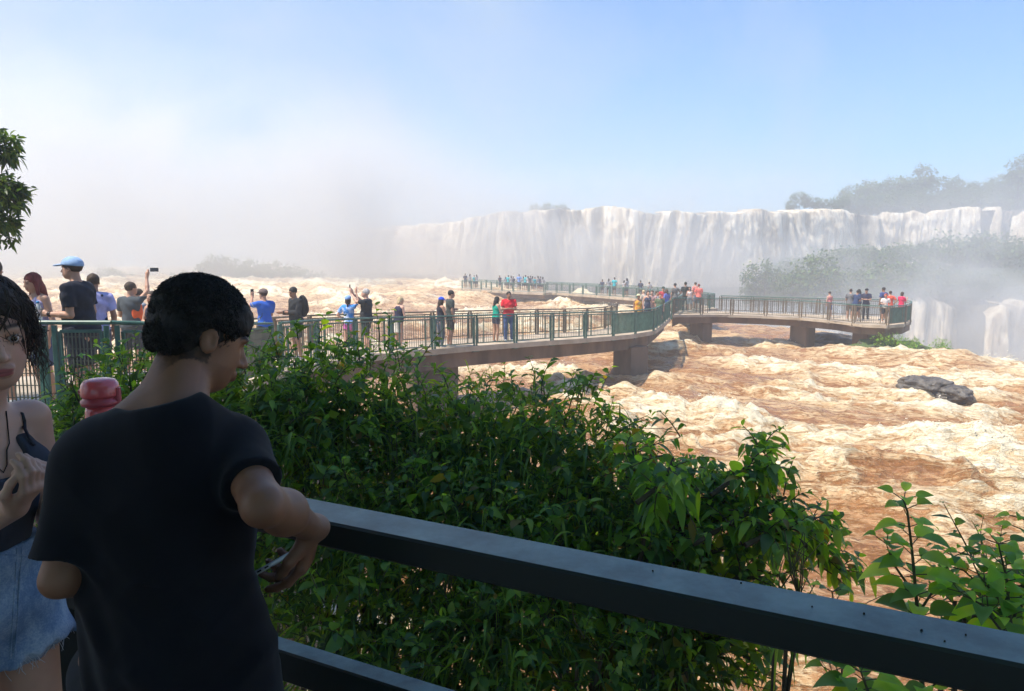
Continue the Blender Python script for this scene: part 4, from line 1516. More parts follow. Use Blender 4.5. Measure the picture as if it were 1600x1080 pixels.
def nets(f, lo, hi, vox, name='m', colf=None):
    """surface nets on a sparse grid"""
    S = 4
    lo = np.array(lo, np.float32)
    dim = (np.ceil((np.array(hi) - lo) / vox / S).astype(int) + 1)
    cx = [lo[i] + (np.arange(dim[i]) * S + (S - 1) / 2) * vox for i in range(3)]
    G = np.stack(np.meshgrid(*cx, indexing='ij'), -1).reshape(-1, 3)
    dc = f(G)
    FI = np.repeat(np.repeat(np.repeat(dc.reshape(dim), S, 0), S, 1), S, 2)
    near = np.nonzero(np.abs(dc) < vox * S * 1.7)[0]
    bi = np.stack(np.unravel_index(near, dim), -1)
    off = np.stack(np.meshgrid(*[np.arange(S)] * 3, indexing='ij'), -1).reshape(-1, 3)
    for st in range(0, len(bi), 4000):
        ids = (bi[st:st + 4000, None] * S + off[None]).reshape(-1, 3)
        FI[ids[:, 0], ids[:, 1], ids[:, 2]] = f(lo + ids * np.float32(vox))
    sg = FI < 0
    sh = np.array(FI.shape) - 1
    c = [sg[dx:sh[0] + dx, dy:sh[1] + dy, dz:sh[2] + dz] for dx in (0, 1) for dy in (0, 1) for dz in (0, 1)]
    anyc = np.logical_or.reduce(c)
    allc = np.logical_and.reduce(c)
    act = np.argwhere(anyc & ~allc)
    if len(act) == 0:
        raise ValueError('empty solid ' + name)
    vid = -np.ones(sh, np.int64)
    vid[act[:, 0], act[:, 1], act[:, 2]] = np.arange(len(act))
    co = np.array([(x, y, z) for x in (0, 1) for y in (0, 1) for z in (0, 1)])
    vals = np.stack([FI[act[:, 0] + a, act[:, 1] + b, act[:, 2] + c_] for a, b, c_ in co], -1)
    acc = np.zeros((len(act), 3))
    cnt = np.zeros(len(act))
    for i in range(8):
        for j in range(i + 1, 8):
            if np.abs(co[i] - co[j]).sum() != 1:
                continue
            a, b = vals[:, i], vals[:, j]
            x = (a < 0) != (b < 0)
            t = np.where(x, a / np.where(x, a - b, 1), 0)
            acc += x[:, None] * (co[i] + t[:, None] * (co[j] - co[i]))
            cnt += x
    V = lo + (act + acc / cnt[:, None]) * vox
    quads = []
    for ax in range(3):
        b_, c_ = (ax + 1) % 3, (ax + 2) % 3
        s0 = [slice(None)] * 3
        s1 = [slice(None)] * 3
        s0[ax], s1[ax] = slice(0, -1), slice(1, None)
        A, B = sg[tuple(s0)], sg[tuple(s1)]
        e = np.argwhere(A != B)
        e = e[(e[:, b_] > 0) & (e[:, c_] > 0) & (e[:, b_] < sh[b_]) & (e[:, c_] < sh[c_]) & (e[:, ax] < sh[ax])]
        fl = A[e[:, 0], e[:, 1], e[:, 2]]

        def g(db, dc_):
            w = e.copy()
            w[:, b_] += db
            w[:, c_] += dc_
            return vid[w[:, 0], w[:, 1], w[:, 2]]
        q = np.stack([g(-1, -1), g(0, -1), g(0, 0), g(-1, 0)], -1)
        q[~fl] = q[~fl][:, ::-1]
        quads.append(q[(q >= 0).all(1)])
    F = np.concatenate(quads)
    return mesh_np(name, V, F, col=None if colf is None else colf(V))


def v3(*a):
    return np.array(a, float)


def hand(F, W, d, n, side, r=0.0085, curl=0.5, L=1.0, spread=0.0, fingers=(1, 1, 1, 1), k=0.006):
    """palm, four jointed fingers and a thumb at wrist W; d points along the palm, n out of the palm, side to the thumb"""
    d = np.array(d, float)
    d /= np.linalg.norm(d)
    n = np.array(n, float)
    n -= d * (n @ d)
    n /= np.linalg.norm(n)
    s = np.cross(d, n) * side
    W = np.array(W, float)
    P = lambda x, y, z: W + (d * x + s * y + n * z) * L
    for y in (-0.024, -0.008, 0.008, 0.024):
        F.limb(P(0.005, y * 0.55, 0), P(0.078, y, 0), r * 1.45, r * 1.25, 0.012)
    lens = (0.034, 0.042, 0.046, 0.041)
    for i, y in enumerate((-0.027, -0.009, 0.009, 0.027)):
        a = curl * fingers[i]
        q = P(0.082 - abs(y - 0.005) * 0.25, y * (1 + spread), 0)
        an = 0.15
        l = lens[i] * L
        rr = r
        for j in range(3):
            an += a * (0.9, 1.15, 0.8)[j]
            e = q + (d * math.cos(an) + n * math.sin(an) + s * y * 4 * spread) * l
            F.limb(q, e, rr, rr * 0.92, k)
            q, l, rr = e, l * 0.68, rr * 0.92
    t0 = P(0.018, 0.024, 0.004)
    t1 = P(0.052, 0.048, 0.014 + 0.010 * curl)
    t2 = P(0.082, 0.050 - 0.012 * curl, 0.020 + 0.018 * curl)
    t3 = P(0.104, 0.044 - 0.024 * curl, 0.024 + 0.026 * curl)
    F.limb(t0, t1, r * 1.7, r * 1.3, 0.012)
    F.limb(t1, t2, r * 1.25, r * 1.1, k)
    F.limb(t2, t3, r * 1.1, r * 0.9, k)


def head(F, male=True, eyes=False):
    """around the origin at eye height, face along +y"""
    F.ell((0, -0.012, 0.030), (0.074, 0.096, 0.088), 0.02)
    F.ell((0, 0.030, -0.028), (0.061, 0.066, 0.080), 0.025)
    F.ell((0, 0.048, -0.082), (0.040 if male else 0.034, 0.040, 0.030), 0.025)
    F.ell((0, 0.020, -0.055), (0.056 if male else 0.051, 0.06, 0.045), 0.02)
    F.limb((0, 0.092, 0.004), (0, 0.112, -0.030), 0.007, 0.011, 0.010)
    F.ell((0.011, 0.100, -0.034), (0.009, 0.011, 0.008), 0.006)
    F.ell((-0.011, 0.100, -0.034), (0.009, 0.011, 0.008), 0.006)
    F.limb((-0.035, 0.083, 0.022), (0.035, 0.083, 0.022), 0.009, 0.009, 0.016)
    for s in (-1, 1):
        F.ell((s * 0.032, 0.094, 0.004), (0.018, 0.012, 0.011), 0.010, op='s')
        F.ell((s * 0.077, -0.006, -0.008), (0.009, 0.020, 0.031), 0.004, rot=(0.15, 0, -s * 0.35))
        F.ell((s * 0.086, -0.002, -0.006), (0.006, 0.010, 0.017), 0.004, rot=(0.15, 0, -s * 0.35), op='s')
    F.limb((-0.020, 0.093, -0.058), (0.020, 0.093, -0.058), 0.0065, 0.0065, 0.006)
    F.limb((-0.016, 0.093, -0.069), (0.016, 0.093, -0.069), 0.0075, 0.0075, 0.006)


SKINS = {'light': (0.60, 0.34, 0.24), 'mid': (0.46, 0.25, 0.165), 'tan': (0.32, 0.16, 0.095), 'dark': (0.16, 0.08, 0.05)}
HAIRM = {c: mat_noise(c + '_hair', tuple(np.array(v) * .6), tuple(np.array(v) * 1.4), 40, 0.75, 0.7, 0.006, stretch=(1, 1, 0.2)) for c, v in
         {'black': (0.014, 0.011, 0.010), 'brown': (0.05, 0.028, 0.016), 'wet': (0.045, 0.027, 0.019), 'red': (0.17, 0.025, 0.02), 'blonde': (0.50, 0.38, 0.22), 'grey': (0.42, 0.40, 0.38)}.items()}
Rx, Rz, Ry, T_ = (lambda a: Matrix.Rotation(a, 4, 'X')), (lambda a: Matrix.Rotation(a, 4, 'Z')), (lambda a: Matrix.Rotation(a, 4, 'Y')), (lambda *a: Matrix.Translation(a))

ARMS = {   # elbow, wrist (right side; x is mirrored for the left) in the upper-body frame
    'down': ((0.235, -0.03, 1.13), (0.225, 0.05, 0.89), (0, 0.1, -1), (-1, 0, 0)),
    'rail': ((0.25, 0.02, 1.14), (0.20, 0.26, 1.06), (0, 1, -0.1), (0, 0, -1)),
    'fold': ((0.23, 0.05, 1.14), (0.03, 0.20, 1.16), (-1, .1, 0), (0, -1, 0)),
    'phone': ((0.21, 0.12, 1.15), (0.10, 0.34, 1.32), (-.1, .3, 1), (-.6, -.3, 0)),
    'phone_high': ((0.22, 0.20, 1.38), (0.10, 0.38, 1.56), (-.1, .3, 1), (-.6, -.3, 0)),
    'up': ((0.27, 0.12, 1.58), (0.18, 0.22, 1.82), (0, .3, 1), (-1, 0, 0)),
    'hip': ((0.33, -0.06, 1.18), (0.19, 0.04, 1.02), (-.6, .3, -.6), (-1, 0, 0)),
    'chin': ((0.20, 0.12, 1.14), (0.06, 0.17, 1.38), (-.2, .2, 1), (-1, 0, 0)),
    'bottle': ((0.22, -0.02, 1.12), (0.20, 0.24, 1.14), (0, 1, .1), (-1, 0, 0)),
    'around': ((0.25, 0.14, 1.26), (0.36, 0.34, 1.24), (.6, .8, 0), (-1, 0, 0)),
    'point': ((0.20, 0.20, 1.32), (0.14, 0.44, 1.42), (0, 1, .1), (0, 0, -1)),
}


def person(label, pos, h=1.72, yaw=0.0, skin='mid', hair=('short', 'black'), top=('tee', (0.02, 0.02, 0.025)), bottom=('shorts', (0.03, 0.03, 0.04)),
           arms=('down', 'down'), lean=0.05, head_yaw=0.0, head_pitch=0.05, hat=None, vox=0.018, group=None, female=False, wide=1.0, pack=None, stance=0.0, extra=None, armR=None, armL=None, shoes=(0.5, 0.5, 0.5)):
    sc_ = h / 1.75
    vox = vox / sc_
    sw = (0.165 if female else 0.185) * (0.5 + 0.5 * wide)
    U = T_(0, 0, .95) @ Rx(-lean) @ T_(0, 0, -.95)
    Hd = U @ T_(0, 0.005 + 0.03, 1.62) @ Rz(head_yaw) @ Rx(-head_pitch)
    A = {}
    for s, nm, ov in ((1, arms[0], armR), (-1, arms[1], armL)):
        e, w, d, n = ov or ARMS[nm]
        m_ = v3(s, 1, 1)
        A[s] = (v3(s * sw, -0.01, 1.405), v3(*e) * m_, v3(*w) * m_, v3(*d) * m_, v3(*n) * m_)
    legs = {}
    for s in (1, -1):
        st_ = stance * s
        legs[s] = (v3(s * .088, 0, .90), v3(s * .105, .02 + st_ * .5, .49), v3(s * .11, -.03 + st_, .085))

    B = Fld()

    def build_body(F):
        F.frame(U)
        F.ell((0, 0.0, 1.29), (0.150 * wide, 0.098 * wide, 0.19), 0.02)
        F.ell((0, -0.015, 1.34), (0.165 * wide, 0.085, 0.11), 0.04)
        F.ell((0, 0.01 * wide, 1.08), (0.130 * wide, 0.098 * wide, 0.16), 0.05)
        F.limb((-sw * .75, -.01, 1.415), (sw * .75, -.01, 1.415), .05, .05, .05)
        F.limb((0, -.01, 1.42), (0, .015, 1.56), .058, .054, .03)
        if female:
            for s in (1, -1):
                F.ell((s * .065, .085, 1.28), (.055, .045, .055), .03)
        for s in (1, -1):
            sh, e, w, d, n = A[s]
            F.limb(sh, e, .050 if not female else .042, .038 if not female else .034, .04)
            F.limb(e, e + (w - e) * .35, .038 if not female else .034, .038 if not female else .033, .015)
            F.limb(e + (w - e) * .35, w, .037 if not female else .032, .024, .015)
            if vox < 0.0135:
                hand(F, w, d, n, s, r=0.0095, curl=.55)
            else:
                d1 = d / np.linalg.norm(d)
                F.limb(w, w + d1 * .09, .03, .034, .015)
                F.limb(w + d1 * .09, w + d1 * .15, .03, .02, .015)
                F.limb(w + d1 * .03, w + d1 * .09 + n / np.linalg.norm(n) * .04, .018, .015, .012)
        F.frame(Hd)
        head(F, not female)
        F.frame(None)
        F.ell((0, -.01, .93), (.165 * wide * (1.03 if female else 1), .115 * wide, .13), .05)
        for s in (1, -1):
            a, b, c = legs[s]
            F.limb(a, b, .088 * wide ** .5, .055, .05)
            F.limb(b, b + (c - b) * .35 + v3(0, -.012, 0), .055, .054, .02)
            F.limb(b + (c - b) * .35 + v3(0, -.012, 0), c, .053, .036, .02)
            F.limb(c + v3(0, -.015, -.045), c + v3(s * .015, .14, -.055), .038, .028, .03)
    build_body(B)
    sk = np.array(SKINS[skin])

    def cf(V):
        n = len(V)
        c = np.repeat(sk[None], n, 0)
        loc = (np.array(Hd.inverted().to_3x3()) @ V.T).T + np.array(Hd.inverted().translation)
        lip = (np.abs(loc[:, 2] + .063) < .012) & (np.abs(loc[:, 0]) < .025) & (loc[:, 1] > .085)
        c[lip] = sk * np.array([.8, .5, .55])
        eye = (np.abs(loc[:, 2] - .004) < .008) & (np.abs(np.abs(loc[:, 0]) - .032) < .014) & (loc[:, 1] > .06)
        c[eye] = sk * .25
        br = (np.abs(loc[:, 2] - .026) < .006) & (np.abs(np.abs(loc[:, 0]) - .034) < .020) & (loc[:, 1] > .06)
        c[br] = sk * .3
        return c * (0.93 + 0.14 * vnoise(V[:, 0] * 9, V[:, 1] * 9, V[:, 2] * 9))[:, None]
    hw = 0.62
    lo, hi = (-hw, -.42, -.03), (hw, .72, 2.12)
    body = link('person', nets(B, lo, hi, vox, 'person', cf), SKIN)
    body.location = pos
    body.rotation_euler = (0, 0, yaw)
    body.scale = (sc_,) * 3
    tag(body, label, 'person', group)

    def sub(name, F, mat, v=None):
        return link(name, nets(F, lo, hi, v or vox, name), mat, body)
    fold = lambda p: 0.006 * (np.sin(p[:, 0] * 31 + p[:, 2] * 17 + 3 * np.sin(p[:, 2] * 9)) + np.sin(p[:, 2] * 37 + p[:, 0] * 23 + p[:, 1] * 19)) * 0.5
    # top
    kind, colr = top[0], top[1]
    g = 0.018
    if kind != 'none':
        F = Fld()
        F.frame(U)
        F.ell((0, 0, 1.29), (.150 * wide + g, .098 * wide + g, .19), .02)
        F.ell((0, -.015, 1.34), (.165 * wide + g * .6, .085 + g, .11), .04)
        F.ell((0, .01, 1.08), (.132 * wide + g * 1.4, .100 * wide + g * 1.4, .18), .05)
        if female:
            for s in (1, -1):
                F.ell((s * .065, .085, 1.28), (.055 + g * .6,) * 3, .03)
        if kind in ('tee', 'jacket'):
            F.limb((-sw * .75, -.01, 1.415), (sw * .75, -.01, 1.415), .05 + g, .05 + g, .05)
        for s in (1, -1):
            sh, e, w, d, n = A[s]
            if kind == 'tee':
                F.sleeve(sh, e, .050 + g, .050 + g, .70, .02)
            elif kind == 'jacket':
                F.limb(sh, e, .055 + g, .05 + g, .02)
                F.limb(e, e + (w - e) * .85, .048 + g, .034 + g, .02)
            elif kind in ('tank', 'dress'):
                F.limb((s * .085, -.01, 1.30), (s * .085, -.02, 1.44), .042, .032, .02)
        F.frame(None)
        F.ell((0, -.01, .95), (.165 * wide + g, .115 * wide + g, .13), .04)
        if kind == 'dress':
            F.limb((0, 0, 1.0), (0, 0, .50), .15, .20, .06)
        F.func(fold)
        F.frame(U)
        F.ell((0, .035 if kind != 'tank' else .06, 1.53 if kind in ('tee', 'jacket') else 1.49), (.075, .09, .085 if kind in ('tee', 'jacket') else .12), .01, op='s')
        F.plane((0, 0, 1.49), (0, 0, 1), .01)
        F.frame(None)
        F.plane((0, 0, {'tee': .86, 'tank': .93, 'jacket': .84, 'dress': .50}[kind]), (0, 0, -1), .006)
        sub({'tee': 't_shirt', 'tank': 'tank_top', 'jacket': 'jacket', 'dress': 'dress'}[kind], F, cloth(colr))
    # bottom
    bk, bc = bottom
    if bk != 'none':
        F = Fld()
        F.ell((0, -.01, .93), (.165 * wide + .010, .115 * wide + .010, .13), .02)
        for s in (1, -1):
            a, b, c = legs[s]
            if bk == 'shorts':
                F.limb(a, b, .10 * wide ** .5, .078, .03)
            elif bk == 'short_shorts':
                F.limb(a, a + (b - a) * .42, .10 * wide ** .5, .09, .03)
            elif bk == 'pants':
                F.limb(a, b, .098 * wide ** .5, .070, .03)
                F.limb(b, c, .070, .056, .02)
        if bk == 'skirt':
            F.limb((0, 0, .92), (0, 0, .62), .14, .165, .05)
        F.func(fold)
        F.plane((0, 0, 1.03), (0, 0, 1), .006)
        F.plane((0, 0, {'shorts': .53, 'short_shorts': .72, 'pants': .05, 'skirt': .60}[bk]), (0, 0, -1), .006)
        sub({'shorts': 'shorts', 'short_shorts': 'shorts', 'pants': 'trousers', 'skirt': 'skirt'}[bk], F, cloth(bc))
    # shoes
    F = Fld()
    for s in (1, -1):
        a, b, c = legs[s]
        F.limb(c + v3(0, -.015, -.045), c + v3(s * .015, .14, -.052), .047, .036, .02)
    F.plane((0, 0, 0.001), (0, 0, -1))
    F.plane((0, 0, .10), (0, 0, 1), .01)
    if vox < .03:
        sub('shoes', F, cloth(shoes, .6))
    # hair
    hk, hc = hair
    if hk != 'none':
        F = Fld()
        F.frame(Hd)
        F.ell((0, -0.020, 0.040), (0.084, 0.104, 0.092), 0.02)
        if hk in ('long', 'bob', 'pony'):
            F.ell((0, -0.045, -0.04), (0.088, 0.07, 0.11), 0.03)
        if hk == 'long':
            F.limb((0, -.075, -.08), (0, -.10, -.26), .07, .045, .03)
            for s in (1, -1):
                F.limb((s * .075, -.01, 0), (s * .085, .01, -.17), .026, .022, .02)
        if hk == 'pony':
            F.limb((0, -.11, .02), (0, -.15, -.20), .03, .02, .03)
        F.func(lambda p: .008 * (vnoise(p[:, 0] * 45, p[:, 1] * 45, p[:, 2] * 45) - .5))
        F.ell((0, 0.088, -0.045 if hk != 'short' else -0.05), (0.066, 0.065, 0.098), 0.01, op='s')
        if hk == 'short':
            F.plane((0, 0, -.045), (0, .35, -1), .008)
        sub('hair', F, HAIRM[hc])
    if hat:
        F = Fld()
        F.frame(Hd)
        if hat[0] == 'cap':
            F.ell((0, -0.014, 0.045), (0.095, 0.118, 0.093), 0.01)
            F.plane((0, 0, .038), (0, .1, -1), .004)
            F.ell((0, 0.125, 0.044), (0.062, 0.072, 0.0115), 0.006, rot=(-.12, 0, 0))
        elif hat[0] == 'hood':
            F.ell((0, -0.030, 0.020), (0.100, 0.112, 0.118), 0.01)
            F.ell((0, 0.11, -0.02), (0.072, 0.085, 0.10), 0.01, op='s')
        else:
            F.ell((0, -0.012, 0.045), (0.088, 0.105, 0.085), 0.01)
            F.plane((0, 0, .045), (0, 0, -1), .004)
            F.ell((0, 0, 0.046), (0.165, 0.175, 0.012), 0.006)
        sub({'cap': 'cap', 'hood': 'hood'}.get(hat[0], 'sun_hat'), F, cloth(hat[1]), vox if vox > .012 else .007)
    if extra:
        extra(body, U, Hd, A, sub)
    return body, U, Hd, A


def world_pt(body, U, q):
    m = T_(*body.location) @ Rz(body.rotation_euler[2]) @ Matrix.Diagonal((*body.scale, 1)) @ U
    return m @ Vector(q)


def on_deck(u, Y, zoff=0.0):
    z = deck_z(Y)
    return Vector((xu(u, Y, z + 1.4), Y, z + zoff))


def phone(pos, yaw, label, rx=0.0, ry=0.0, size=(0.075, 0.009, 0.155)):
    m = MB()
    a, b, c = size
    root = tag(empty('phone', pos), label, 'phone')
    root.rotation_euler = (rx, ry, yaw)
    m.bar((0, 0, -c / 2), (0, 0, c / 2), a, b, up=(0, 1, 0), bevel=0.003)
    m.build('case', PHONE, root)
    m = MB()
    m.bar((0, -b / 2 - 0.0005, -c / 2 + .006), (0, -b / 2 - 0.0005, c / 2 - .006), a - .008, 0.001, up=(0, 1, 0))
    m.build('screen', GLASSY, root)
    return root


GLASSY = mat_noise('phone_glass', (0.015, 0.02, 0.03), (0.02, 0.025, 0.04), 5, 0.08, 0, 0)


def backpack(color, at=(0, -.17, 1.25), size=(.14, .10, .22)):
    def f(body, U, Hd, A, sub):
        F = Fld()
        F.frame(U)
        F.ell(at, size, .02)
        F.ell((at[0], at[1] - .04, at[2] - .07), (size[0] * .8, size[1] * .8, size[2] * .5), .02)
        for s in (1, -1):
            F.limb((s * .10, -.08, 1.43), (s * .11, .09, 1.36), .022, .022, .02)
            F.limb((s * .11, .09, 1.36), (s * .13, .11, 1.15), .022, .02, .02)
            F.limb((s * .13, .11, 1.15), (s * .14, -.09, 1.08), .02, .02, .02)
        sub('backpack', F, cloth(color))
    return f


PI = math.pi
GP = 'visitors on the near footbridge'
# --- near left
person('person whose head just shows behind the hair of the woman at the left edge', on_deck(-9, 8.9), 1.79, 0.3, hair=('short', 'brown'), vox=.012, group=GP)
person('woman with dark red hair and a lilac vest facing the blue-capped man', on_deck(60, 9.0), 1.64, PI - .5, 'mid', ('long', 'red'), ('tank', (.40, .36, .55)), ('shorts', (.1, .12, .2)), ('bottle', 'down'), vox=.011, group=GP, female=True, wide=1.1, head_pitch=.15)


def watch(body, U, Hd, A, sub):
    F = Fld()
    F.frame(U)
    sh, e, w, d, n = A[-1]
    ax = (w - e) / np.linalg.norm(w - e)
    F.limb(w - ax * .045, w - ax * .015, .031, .031, .004)
    F.plane(w - ax * .012, ax)
    F.plane(w - ax * .052, -ax)
    sub('watch_strap', F, cloth((.03, .015, .015), .5), .007)


bcap, Ub, Hb, Ab = person('stout man in a pale blue cap and black T-shirt holding a water bottle', on_deck(122, 8.25), 1.76, PI / 2 + .05, 'mid', ('short', 'brown'), ('tee', (.018, .020, .032)), ('shorts', (.04, .04, .05)),
                         ('down', 'bottle'), .03, 0.0, -.02, ('cap', (.30, .44, .66)), .0095, GP, wide=1.38, extra=watch)
q = world_pt(bcap, Ub, (-.20, .325, 1.14))
root = tag(empty('water_bottle', (q.x, q.y, q.z - .06)), 'clear water bottle held by the man in the blue cap', 'bottle')
gm_, t, p = new_mat('clear_plastic')
p.inputs['Base Color'].default_value = (.75, .85, .92, 1)
p.inputs['Roughness'].default_value = .15
p.inputs['Transmission Weight'].default_value = .6


def lathe(prof, n=20):
    V, F = [], []
    for r_, z in prof:
        for k in range(n):
            V.append((r_ * math.cos(2 * PI * k / n), r_ * math.sin(2 * PI * k / n), z))
    for i in range(len(prof) - 1):
        for k in range(n):
            F.append([i * n + k, i * n + (k + 1) % n, (i + 1) * n + (k + 1) % n, (i + 1) * n + k])
    return V, F


mb = MB()
mb.add(*lathe([(0.001, 0), (.03, 0), (.032, .01), (.032, .05), (.029, .06), (.032, .07), (.032, .12), (.024, .155), (.013, .175), (.013, .185), (.001, .186)]))
mb.build('body', gm_, root, True)
mb = MB()
mb.add(*lathe([(.001, .183), (.0155, .183), (.0155, .203), (.001, .204)]))
mb.build('bottle_cap', cloth((.05, .30, .62), .4), root, True)

person('person in a lilac T-shirt with a black strap behind the blue-capped man', on_deck(147, 10.4), 1.72, .5, 'tan', ('short', 'brown'), ('tee', (.42, .40, .68)), ('shorts', (.1, .1, .12)), vox=.012, group=GP, extra=backpack((.03, .04, .08), (-.08, -.15, 1.28), (.09, .07, .17)))


def orange_panel(body, U, Hd, A, sub):
    F = Fld()
    F.frame(U)
    F.ell((.115, 0.03, 1.19), (.062, .125, .23), .01)
    F.plane((0, 0, .90), (0, 0, -1), .005)
    sub('orange_side_panel', F, cloth((.75, .12, .03)))


b2, U2, H2, A2 = person('man in a grey T-shirt with an orange side stripe lifting a phone', on_deck(203, 13.6), 1.78, -.25, 'mid', ('short', 'brown'), ('tee', (.06, .07, .08)), ('shorts', (.05, .05, .06)),
                       ('up', 'rail'), .03, -.3, -.05, vox=.014, group=GP, extra=orange_panel, wide=1.1)
q = world_pt(b2, U2, (.20, .28, 1.97))
phone((q.x + .085, q.y, q.z), 0, 'dark phone held out sideways over the head of the man with the orange stripe', ry=PI / 2)
person('bearded person half hidden behind the raised arm of the man with the orange stripe', on_deck(221, 14.2), 1.68, PI - .9, 'mid', ('short', 'brown'), ('tee', (.25, .28, .33)), ('shorts', (.1, .1, .1)), vox=.015, group=GP)
person('smiling short-haired woman in a black top looking up at the raised phone', on_deck(241, 13.2), 1.60, PI - .25, 'mid', ('short', 'brown'), ('tank', (.02, .02, .035)), ('shorts', (.1, .1, .15)), ('fold', 'down'), vox=.013, group=GP, female=True, head_pitch=-.2, wide=1.1)


def splash_print(body, U, Hd, A, sub):
    pass


def blot_mat(name, base_c, spots, scale=9):
    m, t, p = new_mat(name)
    f = noise_node(t, scale, 3, 0.6, dist=.6)
    st_ = [(0.0, base_c)]
    for pos, c in spots:
        st_ += [(pos - .02, st_[-1][1]), (pos, c)]
    t.links.new(ramp(t, f, st_), p.inputs['Base Color'])
    p.inputs['Roughness'].default_value = .9
    return m


def set_mat(body, name, mat):
    for ch in body.children:
        if ch.name.split('.')[0] == name:
            ch.data.materials.clear()
            ch.data.materials.append(mat)


b3, U3, H3, A3 = person('man in a grey cap and blue patterned T-shirt photographing with a phone', on_deck(413, 16.2), 1.72, .75, 'mid', ('short', 'brown'), ('tee', (.02, .12, .55)), ('pants', (.03, .035, .05)), ('phone', 'phone_high'),
                       .02, .25, .02, ('cap', (.16, .12, .11)), .015, GP, shoes=(.1, .1, .1))
set_mat(b3, 't_shirt', blot_mat('blue_print_cloth', (.02, .11, .50), [(.60, (.03, .05, .08)), (.66, (.45, .5, .5))], 7))
q = world_pt(b3, U3, (-.09, .40, 1.66))
phone(q, .75, 'dark phone held up by the man in the blue patterned T-shirt')
person('man in a black jacket with a backpack looking down at his hands', on_deck(462, 18.2), 1.80, PI / 2 + .75, 'tan', ('short', 'black'), ('jacket', (.022, .024, .028)), ('shorts', (.04, .045, .055)), ('bottle', 'fold'),
       .04, .1, .22, None, .016, GP, wide=1.25, extra=backpack((.018, .018, .02), (0, -.20, 1.27), (.16, .12, .27)))
b4, *_ = person('woman in a blue and white top and pink shorts beside the grey-haired man', on_deck(545, 20.0), 1.62, -.2, 'light', ('pony', 'brown'), ('tee', (.12, .35, .75)), ('short_shorts', (.65, .15, .45)), ('up', 'hip'), -.10, .1, -.1, ('cap', (.25, .42, .75)), .017, GP, female=True, stance=.12)
set_mat(b4, 't_shirt', blot_mat('tie_dye_cloth', (.06, .28, .72), [(.5, (.35, .5, .8)), (.6, (.75, .75, .75))], 6))
b5, U5, H5, A5 = person('grey-haired man in a black T-shirt holding a phone up with both hands', on_deck(572, 19.9), 1.80, PI / 2 - .15, 'light', ('short', 'grey'), ('tee', (.028, .030, .036)), ('shorts', (.035, .05, .05)), ('phone_high', 'phone_high'),
                       -.03, 0, 0, None, .017, GP, wide=1.3, stance=.1, armR=((.20, .20, 1.40), (.05, .40, 1.60), (-.1, .3, 1), (-.6, -.3, 0)), armL=((.20, .20, 1.40), (.05, .40, 1.60), (-.1, .3, 1), (-.6, -.3, 0)))
q = world_pt(b5, U5, (0, .46, 1.76))
phone(q, PI / 2 - .15, 'dark phone raised in both hands of the grey-haired man')
person('woman with short blonde hair, navy vest and white skirt at the railing', on_deck(622, 21.6), 1.60, PI / 2 - 2.3, 'light', ('bob', 'blonde'), ('tank', (.03, .03, .06)), ('skirt', (.70, .66, .58)), ('fold', 'rail'), .12, -.3, .2, None, .017, GP, female=True, wide=1.15)
person('long-haired woman in a bright blue cap beside the man in dark olive', on_deck(688, 23.2), 1.60, -.9, 'mid', ('long', 'brown'), ('tank', (.025, .025, .04)), ('pants', (.10, .12, .16)), ('fold', 'rail'), .03, 0, .1, ('cap', (.03, .10, .75)), .018, GP, female=True)
person('man in a dark olive T-shirt close behind the woman in the bright cap', on_deck(703, 23.7), 1.82, -1.1, 'mid', ('short', 'black'), ('tee', (.05, .06, .055)), ('shorts', (.05, .055, .06)), ('down', 'fold'), .03, -.4, .05, None, .018, GP, wide=1.1)
person('woman with long dark hair in an emerald green top facing the man in red', on_deck(775, 25.6), 1.62, -.9, 'mid', ('long', 'black'), ('tank', (.0, .36, .25)), ('short_shorts', (.04, .05, .09)), ('fold', 'fold'), .03, 0, .15, None, .018, GP, female=True, shoes=(.3, .3, .3))
person('man in a bright red T-shirt and blue jeans beside the woman in green', on_deck(795, 26.2), 1.80, PI - .9 + 1.0, 'tan', ('short', 'black'), ('tee', (.72, .02, .035)), ('pants', (.05, .10, .25)), ('fold', 'fold'), 0, .2, 0, None, .018, GP, wide=1.15)

